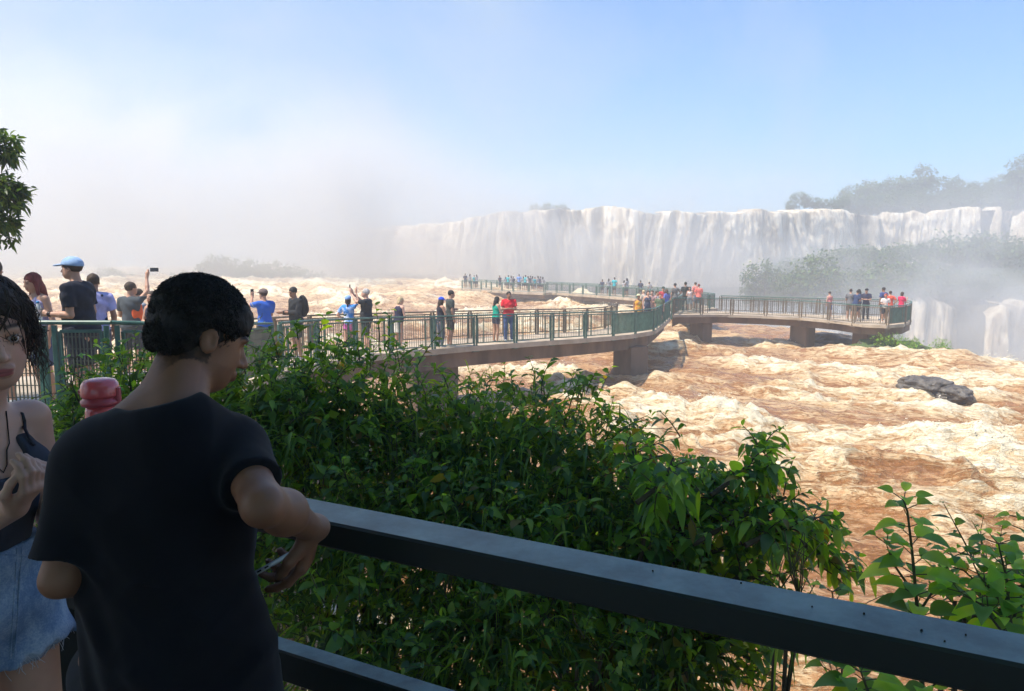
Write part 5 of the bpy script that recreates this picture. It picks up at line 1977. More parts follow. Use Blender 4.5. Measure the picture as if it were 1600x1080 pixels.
# --- group at the bend
GB = 'visitors crowding the bend of the near footbridge'
by_, *_ = person('woman in an orange patterned dress and pale sun hat at the bend', on_deck(997, 33.6), 1.66, PI + .4, 'tan', ('short', 'black'), ('dress', (.70, .35, .04)), ('none', None), ('down', 'down'), .02, 0, .1, ('sunhat', (.62, .58, .36)), .024, GB, wide=1.25, female=True)
set_mat(by_, 'dress', blot_mat('orange_print', (.75, .42, .04), [(.48, (.65, .22, .04)), (.62, (.35, .4, .2))], 7))
for a in (
    ('woman in a dark navy sleeveless top walking behind the orange dress', 1012, 36.4, 1.74, PI + .2, 'light', ('pony', 'brown'), ('tank', (.05, .06, .10)), ('shorts', (.04, .05, .08)), ('down', 'down'), None, True),
    ('person with bare arms in a pinkish grey top right of the navy sleeveless top', 1019, 36.9, 1.74, PI - .4, 'light', ('short', 'brown'), ('tee', (.45, .28, .27)), ('shorts', (.55, .42, .40)), ('down', 'fold'), None, False),
    ('person in a white shirt at the middle of the crowd at the bend', 1026, 38.0, 1.66, PI + .5, 'mid', ('short', 'brown'), ('tee', (.66, .64, .62)), ('shorts', (.2, .2, .2)), ('fold', 'down'), None, False),
    ('broad person in an olive green shirt next to the bend of the railing', 1031, 36.6, 1.58, PI, 'light', ('short', 'red'), ('tee', (.13, .17, .10)), ('shorts', (.1, .1, .1)), ('down', 'down'), None, False),
    ('person in a red T-shirt and dark cap behind the crowd at the bend', 1036, 41.5, 1.78, PI, 'mid', ('short', 'black'), ('tee', (.5, .05, .06)), ('shorts', (.05, .05, .05)), ('down', 'fold'), ('cap', (.03, .06, .04)), False),
    ('woman with long brown hair in a blue-violet top against the bent railing', 1042, 41.0, 1.66, .6, 'mid', ('long', 'brown'), ('tee', (.12, .14, .42)), ('pants', (.1, .1, .2)), ('down', 'down'), None, True),
    ('person with blond hair half hidden in the crowd at the bend', 1006, 40.5, 1.62, .4, 'light', ('short', 'blonde'), ('tee', (.6, .5, .4)), ('shorts', (.2, .2, .2)), ('down', 'down'), None, False),
    ('slim man in a grey T-shirt, back turned, at the start of the spur', 1055, 44.8, 1.86, 0.2, 'mid', ('short', 'black'), ('tee', (.16, .15, .14)), ('pants', (.12, .10, .10)), ('hip', 'down'), None, False),
    ('person in a black T-shirt and dark hat left of the coral shirts', 1071, 46.6, 1.86, -.3, 'tan', ('short', 'black'), ('tee', (.03, .035, .03)), ('pants', (.04, .04, .04)), ('fold', 'fold'), ('cap', (.03, .035, .02)), False),
    ('person in a short white top between the black hat and the coral shirts', 1078, 46.4, 1.58, PI - .5, 'mid', ('long', 'black'), ('tank', (.6, .5, .48)), ('shorts', (.3, .35, .4)), ('fold', 'down'), None, True),
    ('person in a coral pink shirt, the farther one of the pair in coral', 1087, 48.2, 1.80, .3, 'light', ('short', 'brown'), ('tee', (.70, .24, .20)), ('shorts', (.4, .4, .45)), ('down', 'down'), None, False),
    ('person in a bright coral shirt, the nearer one of the pair in coral', 1092, 46.6, 1.74, .1, 'light', ('short', 'red'), ('tee', (.85, .20, .16)), ('shorts', (.12, .14, .18)), ('rail', 'rail'), None, False),
):
    lb, u, Y, h_, yw, sk_, hr, tp, bt, ar, ht, fm = a
    z = deck_z(Y)
    if u > 1047:
        z = -3.46
    person(lb, Vector((xu(u, Y, z + 1.4), Y, z)), h_, yw, sk_, hr, tp, bt, ar, .02, 0, .05, ht, .026, GB, female=fm, wide=1.2 if 'broad' in lb else 1.0)

# --- the right spur
GS = 'visitors on the end platform of the right spur'
for a in (
    ('woman in a dusty pink vest and denim shorts standing apart on the right spur', 1297, 43.0, 1.56, .2, 'light', ('short', 'brown'), ('tank', (.50, .20, .20)), ('shorts', (.12, .16, .35)), ('fold', 'down'), None, True),
    ('slim person in a grey T-shirt at the left of the group bending together', 1329, 41.5, 1.78, -.6, 'mid', ('short', 'brown'), ('tee', (.16, .16, .17)), ('shorts', (.12, .10, .10)), ('down', 'fold'), None, False),
    ('person in a navy T-shirt bending forward in the middle of the dark group', 1337, 41.2, 1.74, -1.0, 'tan', ('short', 'black'), ('tee', (.03, .05, .12)), ('shorts', (.05, .05, .07)), ('fold', 'fold'), None, False),
    ('person in a faded blue T-shirt behind the one bending forward', 1343, 42.4, 1.72, .9, 'tan', ('long', 'black'), ('tee', (.06, .09, .18)), ('shorts', (.12, .09, .08)), ('down', 'down'), None, True),
    ('man in a navy T-shirt and cap with folded arms beside the dark group', 1354, 41.4, 1.80, PI - .6, 'mid', ('short', 'black'), ('tee', (.03, .035, .08)), ('pants', (.04, .045, .06)), ('fold', 'fold'), ('cap', (.02, .02, .02)), False),
    ('person in a blue T-shirt behind the white and red shirts', 1381, 41.6, 1.86, .3, 'tan', ('short', 'black'), ('tee', (.05, .08, .24)), ('shorts', (.05, .06, .1)), ('down', 'down'), None, False),
    ('person in a white shirt and orange headscarf beside the red shirt', 1384, 39.9, 1.58, PI - .4, 'mid', ('short', 'red'), ('tee', (.70, .62, .58)), ('shorts', (.03, .03, .04)), ('fold', 'down'), ('hood', (.65, .12, .04)), False),
    ('person in an orange-red shirt close beside the white shirt', 1391, 40.2, 1.72, -.5, 'mid', ('short', 'brown'), ('tee', (.68, .09, .05)), ('shorts', (.3, .25, .2)), ('hip', 'fold'), None, False),
    ('woman in a crimson top at the far right railing holding up a phone', 1409, 40.3, 1.66, -1.1, 'light', ('bob', 'brown'), ('tee', (.72, .02, .10)), ('shorts', (.2, .2, .25)), ('phone', 'phone'), None, True),
):
    lb, u, Y, h_, yw, sk_, hr, tp, bt, ar, ht, fm = a
    person(lb, Vector((xu(u, Y, -2.2), Y, -3.58)), h_, yw, sk_, hr, tp, bt, ar, .25 if 'bending forward' in lb and 'behind' not in lb else .02, 0, .1, ht, .026, GS, female=fm)

# --- the far arm and platform: faint in the mist
GF = 'faint visitors on the farthest footbridge'
cols_ = [(.05, .06, .1), (.3, .3, .32), (.45, .12, .12), (.12, .2, .4), (.5, .48, .45), (.06, .06, .06), (.3, .2, .15)]
fp = []
for i in range(4):
    c_ = cols_[i]
    b_, *_ = person('x', Vector((0, 0, -500)), 1.72, 0, 'tan', ('short' if i % 2 == 0 else 'long', 'black'), ('tee', c_), ('shorts', (.06, .06, .08)), (('down', 'fold'), ('fold', 'fold'), ('hip', 'down'), ('phone', 'fold'))[i], .03, 0, .05, None, .034, GF, female=bool(i % 2))
    fp.append(b_)


def put_person(i, u, Y, label, h=1.72, topc=None, first=set()):
    src = fp[i]
    if i in first:
        o = src.copy()
        COL.objects.link(o)
        for ch in src.children:
            c = ch.copy()
            COL.objects.link(c)
            c.parent = o
    else:
        first.add(i)
        o = src
    z = deck_z(Y)
    o.location = (xu(u, Y, z + 1.4), Y, z)
    o.scale = (h / 1.75,) * 3
    o.rotation_euler = (0, 0, random.uniform(-.8, .8))
    o['label'] = label
    if topc is not None:
        for ch in o.children:
            if ch.name.startswith('t_shirt'):
                ch.data = ch.data.copy()
                ch.data.materials.clear()
                ch.data.materials.append(cloth(topc))
    return o


put_person(0, 941, 76.6, 'faint person with folded arms at the left end of the far arm row', 1.62)
put_person(1, 951, 75.8, 'faint dark-clothed person just left of the turquoise shirt', 1.72)
put_person(2, 960, 75.0, 'person in a turquoise shirt on the far arm', 1.88, (.03, .40, .45))
put_person(3, 975, 73.6, 'faint light-clothed person of the pair to the right of the turquoise shirt', 1.62, (.45, .42, .42))
put_person(1, 980, 73.2, 'taller dark person of the pair to the right of the turquoise shirt', 1.84)
put_person(0, 1001, 70.6, 'lone dark person on the far arm nearest the crowd at the bend', 1.70)
put_person(2, 1015, 68.6, 'faint person in pale clothes on the far arm behind the crowd at the bend', 1.6, (.5, .45, .42))
TP = ((727, 95.6, 1.8), (734, 94.8, 1.75), (741, 94, 1.6), (745, 93.6, 1.7), (781, 89.6, 1.7), (790, 88.8, 1.55), (794, 88.6, 1.75), (799, 88, 1.7), (802, 88.2, 1.6),
                              (818, 86.6, 1.65), (821, 86.5, 1.8), (825, 86, 1.7), (829, 85.8, 1.75), (832, 85.8, 1.7), (836, 85.2, 1.6), (841, 84.8, 1.75), (844, 84.6, 1.7), (848, 84, 1.65))
for i, ((u, Y, h_), lab) in enumerate(zip(TP, row_labels([q[0] for q in TP], 'faint grey figure on the far platform below the falls, %s from the left'))):
    put_person(i % 4, u, Y + .9, lab, h_, None)
put_person(2, 811, 87.6, 'figure in pale blue on the far platform beside the densest crowd of grey ones', 1.9, (.18, .32, .65))
for b_ in fp:
    if b_.location.z < -400:
        raise ValueError('unused')
# ------------------------------------------------------------------ the man in the foreground, seen from behind
P_ = lambda u, v, Y: np.array(at_y(u, v, Y))
BASEP = P_(262, 1000, 1.30)
feet_z = -1.65
shL, shR = P_(140, 722, 1.27), P_(372, 708, 1.33)
elL, wrL = P_(93, 905, 1.20), P_(215, 905, 1.42)
elR, wrR = P_(410, 790, 1.17), P_(488, 826, 1.40)
neck0, headc = P_(270, 640, 1.28), P_(316, 527, 1.40)
HS = .83
Hm = T_(*headc) @ Rz(-R(52)) @ Rx(-R(24)) @ Ry(R(-4))
pelv = P_(276, 1075, 1.30)
pelv[2] = -0.76


def wrinkles(p):
    """drag lines from the shoulders and slack folds at the waist"""
    q = p[:, 0] * 1.0 + .18 * np.sin(p[:, 2] * 7)
    r_ = ridge(p[:, 0] * 5 + p[:, 2] * 4.5, p[:, 2] * 3.5 - p[:, 0] * 2.5, 2.0, 2) - .5
    r2 = ridge(p[:, 0] * 7 - p[:, 2] * 6.5, p[:, 2] * 3.0 + p[:, 0] * 4, 6.0, 2) - .5
    return -.020 * r_ * sstep(-.30, -.45, p[:, 2]) - .018 * r2 * sstep(-.45, -.65, p[:, 2])


def folds(p, a=0.0045):
    return a * (fbm(p[:, 0] * 9 + 3 * p[:, 2], p[:, 1] * 9, p[:, 2] * 3.2, 3) - .5) * 2.2 + a * .8 * np.sin(p[:, 2] * 42 + 9 * np.sin(p[:, 0] * 9) + 40 * p[:, 0] * .4) * sstep(-.45, -.75, p[:, 2])


B = Fld()
chest = P_(255, 790, 1.30)
B.ell(chest, (.150, .10, .20), .02)
B.limb(shL, shR, .055, .055, .05)
B.ell(P_(262, 960, 1.29), (.145, .10, .2), .05)
B.limb(neck0 + v3(0, 0, -.03), headc + v3(-.025, -.03, -.05), .056, .049, .03)
B.limb(neck0 + v3(-.07, 0, -.03), headc + v3(-.04, -.03, -.08), .036, .036, .04)
B.ell(pelv, (.132, .10, .13), .05)
for s, X_ in ((-1, -.09), (1, .09)):
    a = pelv + v3(X_, 0, -.02)
    b = v3(pelv[0] + X_ * 1.15, pelv[1] + .03, -1.18)
    c = v3(pelv[0] + X_ * 1.2, pelv[1] - .02, -1.56)
    B.limb(a, b, .085, .055, .05)
    B.limb(b, c, .055, .036, .02)
    B.limb(c + v3(0, -.02, -.045), c + v3(X_ * .2, .14, -.055), .038, .028, .03)
B.limb(shL, elL, .043, .030, .04)
B.limb(elL, elL + (wrL - elL) * .4, .029, .034, .015)
B.limb(elL + (wrL - elL) * .4, wrL, .038, .026, .02)
hand(B, wrL, wrL - elL, v3(0, 0, -1), -1, curl=.7)
B.limb(shR, elR, .042, .033, .03)
mid_ = elR + (wrR - elR) * .35
B.limb(elR, mid_ + v3(.004, 0, .004), .031, .036, .02)
B.limb(mid_ + v3(.004, 0, .004), wrR, .035, .024, .03)
B.ell(wrR + v3(.004, .0, .002), (.030, .030, .024), .02)
hand(B, wrR, v3(-.20, .12, -.75), v3(-.95, .0, .25), -1, r=.0095, curl=.62, fingers=(1.2, 1.05, .9, .55))
Hm = Hm @ Matrix.Scale(HS, 4)
B.frame(Hm)
head(B, True)
B.frame(None)


def colm(V):
    c = np.repeat(np.array([[.24, .112, .064]]), len(V), 0)
    loc = (np.array(Hm.inverted().to_3x3()) @ V.T).T + np.array(Hm.inverted().translation)
    br = (np.abs(loc[:, 2] - .028) < .006) & (np.abs(np.abs(loc[:, 0]) - .034) < .022) & (loc[:, 1] > .06)
    c[br] *= .15
    lip = (np.abs(loc[:, 2] + .063) < .013) & (np.abs(loc[:, 0]) < .024) & (loc[:, 1] > .085)
    c[lip] *= np.array([.85, .55, .6])
    hl = sstep(-.125, -.045, loc[:, 2]) * (loc[:, 1] < .012) * (loc[:, 2] < .02)      # cropped hair fading into the nape
    hl = hl * (np.abs(loc[:, 0]) < .066)
    hl = hl * (.6 + .8 * vnoise(V[:, 0] * 160, V[:, 1] * 160, V[:, 2] * 160))
    c = c * (1 - np.clip(hl, 0, 1)[:, None] * .82)
    stub = (loc[:, 2] < -.05) & (loc[:, 1] > .0)
    c[stub] *= .88
    return c * (0.88 + 0.24 * fbm(V[:, 0] * 22, V[:, 1] * 22, V[:, 2] * 22, 3))[:, None]


lo = np.minimum(shL, v3(pelv[0] - .3, 1.0, -1.68)) + v3(-.12, -.15, 0)
lo = v3(-1.05, .92, -1.68)
hi = v3(-.22, 1.68, .08)
man = link('person', nets(B, lo, hi, .0042, 'person', colm), SKIN)
tag(man, 'young man in a black T-shirt, back turned, head bowed over the thick rail', 'person')

F = Fld()
F.ell(chest + v3(.0, 0, .0), (.166, .120, .20), .02)
F.limb(shL + v3(.02, 0, 0), shR + v3(-.02, 0, 0), .064, .062, .05)
F.limb(shL + v3(.05, 0, .015), neck0 + v3(-.02, 0, -.055), .055, .085, .04)
F.limb(shR + v3(-.03, 0, .015), neck0 + v3(.02, 0, -.055), .055, .085, .04)
F.ell(P_(268, 960, 1.29), (.150, .122, .22), .06)
F.ell(P_(285, 1060, 1.28), (.158, .130, .20), .06)
F.limb(P_(330, 960, 1.28), P_(385, 1110, 1.28), .05, .07, .06)
F.limb(P_(222, 940, 1.28), P_(205, 1120, 1.28), .055, .075, .06)
dL = (elL - shL)
F.sleeve(shL, elL, .058, .046, .82, .035)
dR_ = (elR - shR)
F.sleeve(shR, elR, .056, .050, .62, .03, tilt=(.1, 0, -.1))
F.func(folds)
F.func(wrinkles)
F.plane((0, 0, -.88), (0, 0, -1), .004)
F.ell(neck0 + v3(-.022, .03, .066), (.102, .105, .056), .008, rot=(.3, -.30, 0), op='s')
shirt = link('t_shirt', nets(F, lo, hi, .0048, 't_shirt'), None, man)
m, t, p = new_mat('black_jersey')
t.links.new(ramp(t, noise_node(t, 6, 4), [(.3, (.0035, .004, .007)), (.7, (.008, .009, .014))]), p.inputs['Base Color'])
p.inputs['Roughness'].default_value = .95
p.inputs['Specular IOR Level'].default_value = .15
p.inputs['Sheen Weight'].default_value = .08
bump(t, p, noise_node(t, 420, 2), .25, .001)
shirt.data.materials.append(m)
F = Fld()
F.ell(pelv + v3(0, 0, 0), (.155, .120, .13), .02)
for X_ in (-.09, .09):
    F.limb(pelv + v3(X_, 0, -.02), v3(pelv[0] + X_ * 1.15, pelv[1] + .03, -1.18), .10, .085, .03)
F.func(folds)
F.plane((0, 0, -1.12), (0, 0, -1), .004)
F.plane((0, 0, -.70), (0, 0, 1), .004)
link('shorts', nets(F, lo, hi, .009, 'shorts'), cloth((.03, .032, .04)), man)

# short curly hair
HAIRB = HAIRM['black']
F = Fld()
F.frame(Hm)
F.ell((0, -0.020, 0.044), (0.084, 0.107, 0.090), 0.02)
F.ell((0, -0.058, -0.015), (0.070, 0.057, 0.062), 0.03)
F.ell((0, 0.045, 0.060), (0.066, 0.046, 0.040), 0.03)
F.func(lambda p: -.007 * (fbm(p[:, 0] * 45, p[:, 1] * 45, p[:, 2] * 45, 4) - .5) * 2)
F.ell((0, 0.100, -0.062), (0.068, 0.070, 0.098), 0.008, op='s')
for s in (1, -1):
    F.ell((s * .092, -.002, -.012), (.022, .024, .034), .006, op='s')
F.plane((0, -.06, -.058), (0, .15, -1), .008)
hr = link('hair', nets(F, headc - .2, headc + .2, .0034, 'hair'), HAIRB, man)
rng = np.random.default_rng(5)
cl = MB()
nrm_ = rdir(9000, .25, rng)
cnt = 0
nape = [d for d in rdir(4200, -.3, rng) if d[1] < .25 and d[2] < .5]
Rm, tm = np.array(Hm.to_3x3()), headc
for ki, d in enumerate(list(nrm_) + nape):
    q = v3(0, -.018, .044) + d * v3(.086, .109, .094)
    if ki >= len(nrm_):
        q = v3(0, -.060, -.015) + d * v3(.073, .059, .060)
    if q[2] < -.03 and q[1] > .0:
        continue
    if q[1] > .055 and q[2] < .030:
        continue
    if q[2] < -.062 or (abs(q[0]) > .07 and q[2] < .02 and abs(q[1]) < .03):
        continue
    a = rng.normal(size=3) * v3(1, 1, .4)
    a -= d * (a @ d)
    a /= np.linalg.norm(a)
    b = np.cross(d, a)
    rr = rng.uniform(.004, .008)
    ph = rng.uniform(0, 6)
    L_ = rng.uniform(.004, .013)
    pts = []
    for k in range(5):
        t_ = k / 4
        pts.append(Rm @ (q - d * .006 + d * L_ * t_ + (a * math.cos(ph + 5 * t_) + b * math.sin(ph + 5 * t_)) * rr) + tm)
    cl.tube([Vector(x) for x in pts], [.0012, .0013, .0012, .0010, .0005], 3)
cl.build('curls', HAIRB, hr, True)

# the thin silver thing in his hand
q = P_(440, 873, 1.385)
m_, t, p = new_mat('brushed_silver')
p.inputs['Base Color'].default_value = (.45, .47, .5, 1)
p.inputs['Metallic'].default_value = .4
p.inputs['Roughness'].default_value = .35
root = tag(empty('phone', q), 'slim silver phone edge on in the lowered hand of the nearest man', 'phone')
mb = MB()
ax = (Vector(P_(402, 893, 1.40)) - Vector(P_(470, 855, 1.42))).normalized()
VD = tuple(Vector(P_(430, 875, 1.4)).normalized())
mb.bar(-ax * .035, ax * .075, .009, .062, up=VD, bevel=.002)
mb.build('case', m_, root)
mb = MB()
up_ = Vector(VD)
side_ = ax.cross(up_).normalized()
upv = side_.cross(ax).normalized()
for k in (.02, .035):
    mb.bar(ax * k - upv * .0312, ax * (k + .008) - upv * .0312, .003, .002, up=VD)
mb.build('button', PHONE, root)

# ------------------------------------------------------------------ the woman at the left edge
hw_ = P_(-19, 524, 1.60)
Hw = T_(*hw_) @ Rz(PI + R(45)) @ Rx(-R(5)) @ Ry(R(3))
TY = R(64)
c0 = P_(-34, 740, 1.63)
TF = T_(c0[0], c0[1], 0) @ Rz(TY)
tl = lambda x, y, z: np.array(TF @ Vector((x, y, z)))        # torso frame: x to her left, -y to the front
zs, zc = float(P_(0, 676, 1.60)[2]), float(c0[2])
zw, zh = zc - .155, zc - .30
Wr, Wl = tl(-.130, 0, zs), tl(.125, 0, zs)
eL = tl(.175, .02, zs - .26)
eR, wR = P_(-85, 850, 1.52), P_(24, 792, 1.42)
wL = P_(88, 772, 1.50)
B = Fld()
B.frame(TF)


def torso(F, g=0.0, cups=True):
    F.ell((0, 0, zc), (.118 + g, .082 + g, .17), .02)
    F.ell((0, .03, zw + .03), (.105 + g, .080 + g, .14), .06)
    for s in (-1, 1):
        F.ell((s * .058, -.070, zc + .005), (.054 + g, .050 + g, .054 + g), .03)


torso(B)
B.limb((-.11, 0, zs), (.11, 0, zs), .036, .036, .05)
B.ell((0, .07, zh), (.165, .115, .14), .06)
B.limb((-.125, -.03, zs + .018), (-.02, -.045, zs + .012), .011, .010, .02)
B.limb((.125, -.03, zs + .018), (.02, -.045, zs + .012), .011, .010, .02)
kn, an_ = [], []
for s in (-1, 1):
    B.limb((s * .088, .07, zh - .05), (s * .10, .02, -1.20), .092, .052, .05)
    B.limb((s * .10, .02, -1.20), (s * .10, .08, -1.57), .052, .034, .02)
    B.limb((s * .10, .09, -1.615), (s * .115, -.06, -1.625), .034, .026, .03)
B.frame(None)
B.limb(tl(0, .005, zs + .01), hw_ + v3(-.01, .03, -.05), .047, .045, .03)
B.limb(Wr, eR, .040, .034, .04)
B.limb(eR, wR, .034, .024, .02)
B.limb(Wl, eL, .040, .034, .04)
B.limb(eL, wL, .034, .024, .02)
hand(B, wR, P_(70, 742, 1.40) - wR, v3(.25, -.1, 1) * 1.0, 1, r=.0072, curl=.55, L=.80)
hand(B, wL, P_(70, 716, 1.45) - wL, v3(-1, -.2, -.4), -1, r=.0070, curl=.8, L=.78)
B.frame(Hw)
head(B, False)
for s in (-1, 1):
    B.ell((s * .031, .0780, .004), (.0170, .0160, .0150), .005)          # lids
    B.ell((s * .031, .094, .0025), (.0122, .012, .0031), .002, op='s')
    B.ell((s * .031, .081, .004), (.0122,) * 3, 0, op='s')
B.frame(None)
iHw = Hw.inverted()
RW, TW = np.array(iHw.to_3x3()), np.array(iHw.translation)


def colw(V):
    base = np.array([.52, .30, .215])
    c = np.repeat(base[None], len(V), 0)
    l = V @ RW.T + TW
    x, y, z = l.T
    wx_ = np.clip(1 - (x / .0225) ** 2, 0, 1)
    lipu = sstep(.002, .0, np.abs(z + .0610) - .0040 * wx_) * (wx_ > 0) * (y > .08)
    lipl = sstep(.002, .0, np.abs(z + .0680) - .0050 * wx_) * (wx_ > 0) * (y > .08)
    k = np.clip(lipu + lipl, 0, 1)[:, None]
    c = c * (1 - k) + np.array([.36, .10, .095]) * k
    seam = (sstep(.0024, .0004, np.abs(z + .0642)) * (np.abs(x) < .0225) * (y > .08) * .75)[:, None]
    c = c * (1 - seam) + np.array([.10, .03, .03]) * seam
    ax_ = np.abs(x)
    brow = sstep(.0055, .0015, np.abs(z - .0265 - .010 * (1 - ((ax_ - .036) / .022) ** 2) * .5)) * (ax_ > .014) * (ax_ < .055) * (y > .055)
    c = c * (1 - .8 * brow[:, None]) + np.array([.03, .018, .012]) * .8 * brow[:, None]
    lash = ((np.abs(((ax_ - .031) / .0145) ** 2 + ((z - .004) / .0068) ** 2 - 1) < .35) & (z > .0035) & (y > .07))[:, None]
    c = np.where(lash, np.array([.02, .012, .01]), c)
    bl = np.exp(-((ax_ - .042) / .02) ** 2 - ((z + .03) / .02) ** 2) * (y > .03)
    c = c * (1 - .12 * bl[:, None] * np.array([0, 1, .8]))
    return c * (.92 + .16 * fbm(V[:, 0] * 22, V[:, 1] * 22, V[:, 2] * 22, 3))[:, None]


lo2, hi2 = v3(-1.55, 1.25, -1.68), v3(-.80, 2.0, .05)
wom = link('person', nets(B, lo2, hi2, .0030, 'person', colw), SKIN)
tag(wom, 'young woman with wet dark hair in a grey camisole and frayed denim shorts', 'person')
# eyes
m, t, p = new_mat('eye')
tcn = N(t, 'ShaderNodeTexCoord').outputs['Object']
sx = N(t, 'ShaderNodeSeparateXYZ')
t.links.new(tcn, sx.inputs[0])
rr = M_(t, 'SQRT', M_(t, 'ADD', M_(t, 'MULTIPLY', sx.outputs['X'], sx.outputs['X']), M_(t, 'MULTIPLY', sx.outputs['Z'], sx.outputs['Z'])))
rr = M_(t, 'MULTIPLY', rr, 100.0)
t.links.new(ramp(t, rr, [(0, (.004, .004, .004)), (.27, (.004, .004, .004)), (.30, (.035, .018, .01)), (.64, (.018, .010, .006)), (.68, (.50, .45, .42)), (1, (.62, .50, .46))]), p.inputs['Base Color'])
p.inputs['Roughness'].default_value = .08
for s in (-1, 1):
    mb = MB()
    mb.add(*lathe([(.0119 * math.sin(a), .0119 * math.cos(a)) for a in np.linspace(.02, PI - .02, 17)], 28))
    e = mb.build('eye', m, wom, True)
    # the eyeball's pole looks along local +y
    e.data.transform(Rx(-PI / 2))
    e.matrix_local = Hw @ T_(s * .031, .0805, .004) @ Rz(R(-3))
# camisole
F = Fld()
F.frame(TF)
torso(F, .009)
F.func(lambda p: folds(p, .003))
F.ell((0, -.11, zc + .150), (.062, .12, .15), .006, op='s')
F.plane((0, 0, zc + .085), (0, 0, 1), .006)
F.plane((.125, -.05, zc + .07), (1, .1, 1.0), .01)
F.plane((-.125, -.05, zc + .07), (-1, .1, 1.0), .01)
F.plane((0, 0, zw - .09), (0, 0, -1), .004)
cam_ = link('camisole', nets(F, lo2, hi2, .0045, 'camisole'), cloth((.040, .044, .060)), wom)


def on_skin(x, z, back=False, r=.0025):
    """the point of her skin in front of (x, z) in the torso frame"""
    ys = np.linspace(-.20, .02, 111) if not back else np.linspace(.22, -.02, 111)
    P = np.array([tl(x, y, z) for y in ys])
    d = B(P)
    k = np.argmax(d < r)
    return Vector(P[k])


mb = MB()
for s in (-1, 1):
    front_ = [on_skin(s * a, zc + b, r=.0135 if b < .08 else .003) for a, b in ((.068, .062), (.070, .075), (.074, .10))]
    front_ += [on_skin(s * .078, zs + b) for b in (-.01, .01, .025)]
    back_ = [on_skin(s * .080, zs + b, True) for b in (.028, .012, -.01, -.05)]
    top_ = Vector(tl(s * .079, (-.0), 0))
    top_.z = max(front_[-1].z, back_[0].z) + .010
    mb.tube(front_ + [top_] + back_, .0034, 6)
mb.build('strap', cloth((.03, .03, .04)), cam_, True)
mb = MB()
pts_ = [on_skin(x_, z_) for x_, z_ in [(-.040, zs + .04), (-.036, zs + .01), (-.030, zs - .03), (-.020, zc + .06), (-.010, zc + .03), (0, zc + .015), (.010, zc + .03), (.020, zc + .06), (.030, zs - .03), (.036, zs + .01), (.040, zs + .04)]]
mb.tube(pts_, .0014, 5)
mb.build('necklace', cloth((.015, .012, .012)), wom, True)
# denim shorts, frayed
m, t, p = new_mat('washed_denim')
f1 = noise_node(t, 7, 5, .65, stretch=(1, 1, .7))
f2 = noise_node(t, 240, 2)
mixv = M_(t, 'ADD', f1, M_(t, 'MULTIPLY', M_(t, 'SUBTRACT', f2, .5), .25))
t.links.new(ramp(t, mixv, [(.32, (.06, .11, .22)), (.5, (.16, .25, .40)), (.68, (.42, .50, .60))]), p.inputs['Base Color'])
p.inputs['Roughness'].default_value = .9
bump(t, p, mixv, .4, .003)
DEN = m
F = Fld()
F.frame(TF)
F.ell((0, .07, zh), (.178, .128, .145), .02)
F.ell((0, .04, zw - .04), (.128, .10, .09), .05)
for s in (-1, 1):
    F.limb((s * .09, .07, zh - .05), (s * .115, .055, zh - .27), .108, .106, .04)
F.frame(None)
F.func(lambda p: folds(p, .006))
F.plane((0, 0, zw - .020), (0, 0, 1), .004)
hemz = zh - .185
F.ops.append(('i', 'f', lambda p: (hemz + .030 * (fbm(p[:, 0] * 26, p[:, 1] * 26, 1.0, 3) - .5) * 2 + .05 * sstep(c0[0] + .0, c0[0] + .16, p[:, 0])) - p[:, 2], .002, None))
sh_ = link('shorts', nets(F, lo2, hi2, .0045, 'shorts'), DEN, wom)
rng = np.random.default_rng(8)
mb = MB()
dg = bpy.context.evaluated_depsgraph_get()
Vs = np.empty(len(sh_.data.vertices) * 3, np.float32)
sh_.data.vertices.foreach_get('co', Vs)
Vs = Vs.reshape(-1, 3)
lowv = Vs[(Vs[:, 2] < hemz + .05)]
hz_ = lowv[rng.integers(0, len(lowv), 5000)]
edge_ = hz_[hz_[:, 2] < hemz + .028][:420]
for q in edge_:
    d = v3(rng.normal() * .35, rng.normal() * .35, -1)
    L_ = rng.uniform(.006, .03)
    mb.tube([Vector(q), Vector(q + d * L_ * .5), Vector(q + d * L_ + v3(rng.normal() * .003, 0, 0))], [.0009, .0008, .0005], 3)
mb.build('frayed_threads', cloth((.62, .66, .72)), sh_, True)
mb = MB()
fx = P_(18, 850, 1.0)


def front(u, v):                                    # a point on the front of the shorts
    for Y in np.arange(1.35, 1.95, .004):
        if F(P_(u, v, Y)[None])[0] < 0:
            return Vector(P_(u, v, Y - .003))
    return None


for us_ in ((20, 26), (27, 32)):
    pts = [front(a, v) for a, v in zip(np.linspace(us_[0] + 8, us_[0] - 4, 16), np.linspace(846, 1030, 16))]
    pts = [q for q in pts if q is not None]
    if len(pts) > 2:
        mb.tube(pts, .0022, 5)
for v in (866,):
    pts = [front(a, v + .05 * a) for a in np.linspace(-60, 62, 14)]
    pts = [q for q in pts if q is not None]
    if len(pts) > 2:
        mb.tube(pts, .0022, 5)
mb.build('seam', DEN, sh_, True)

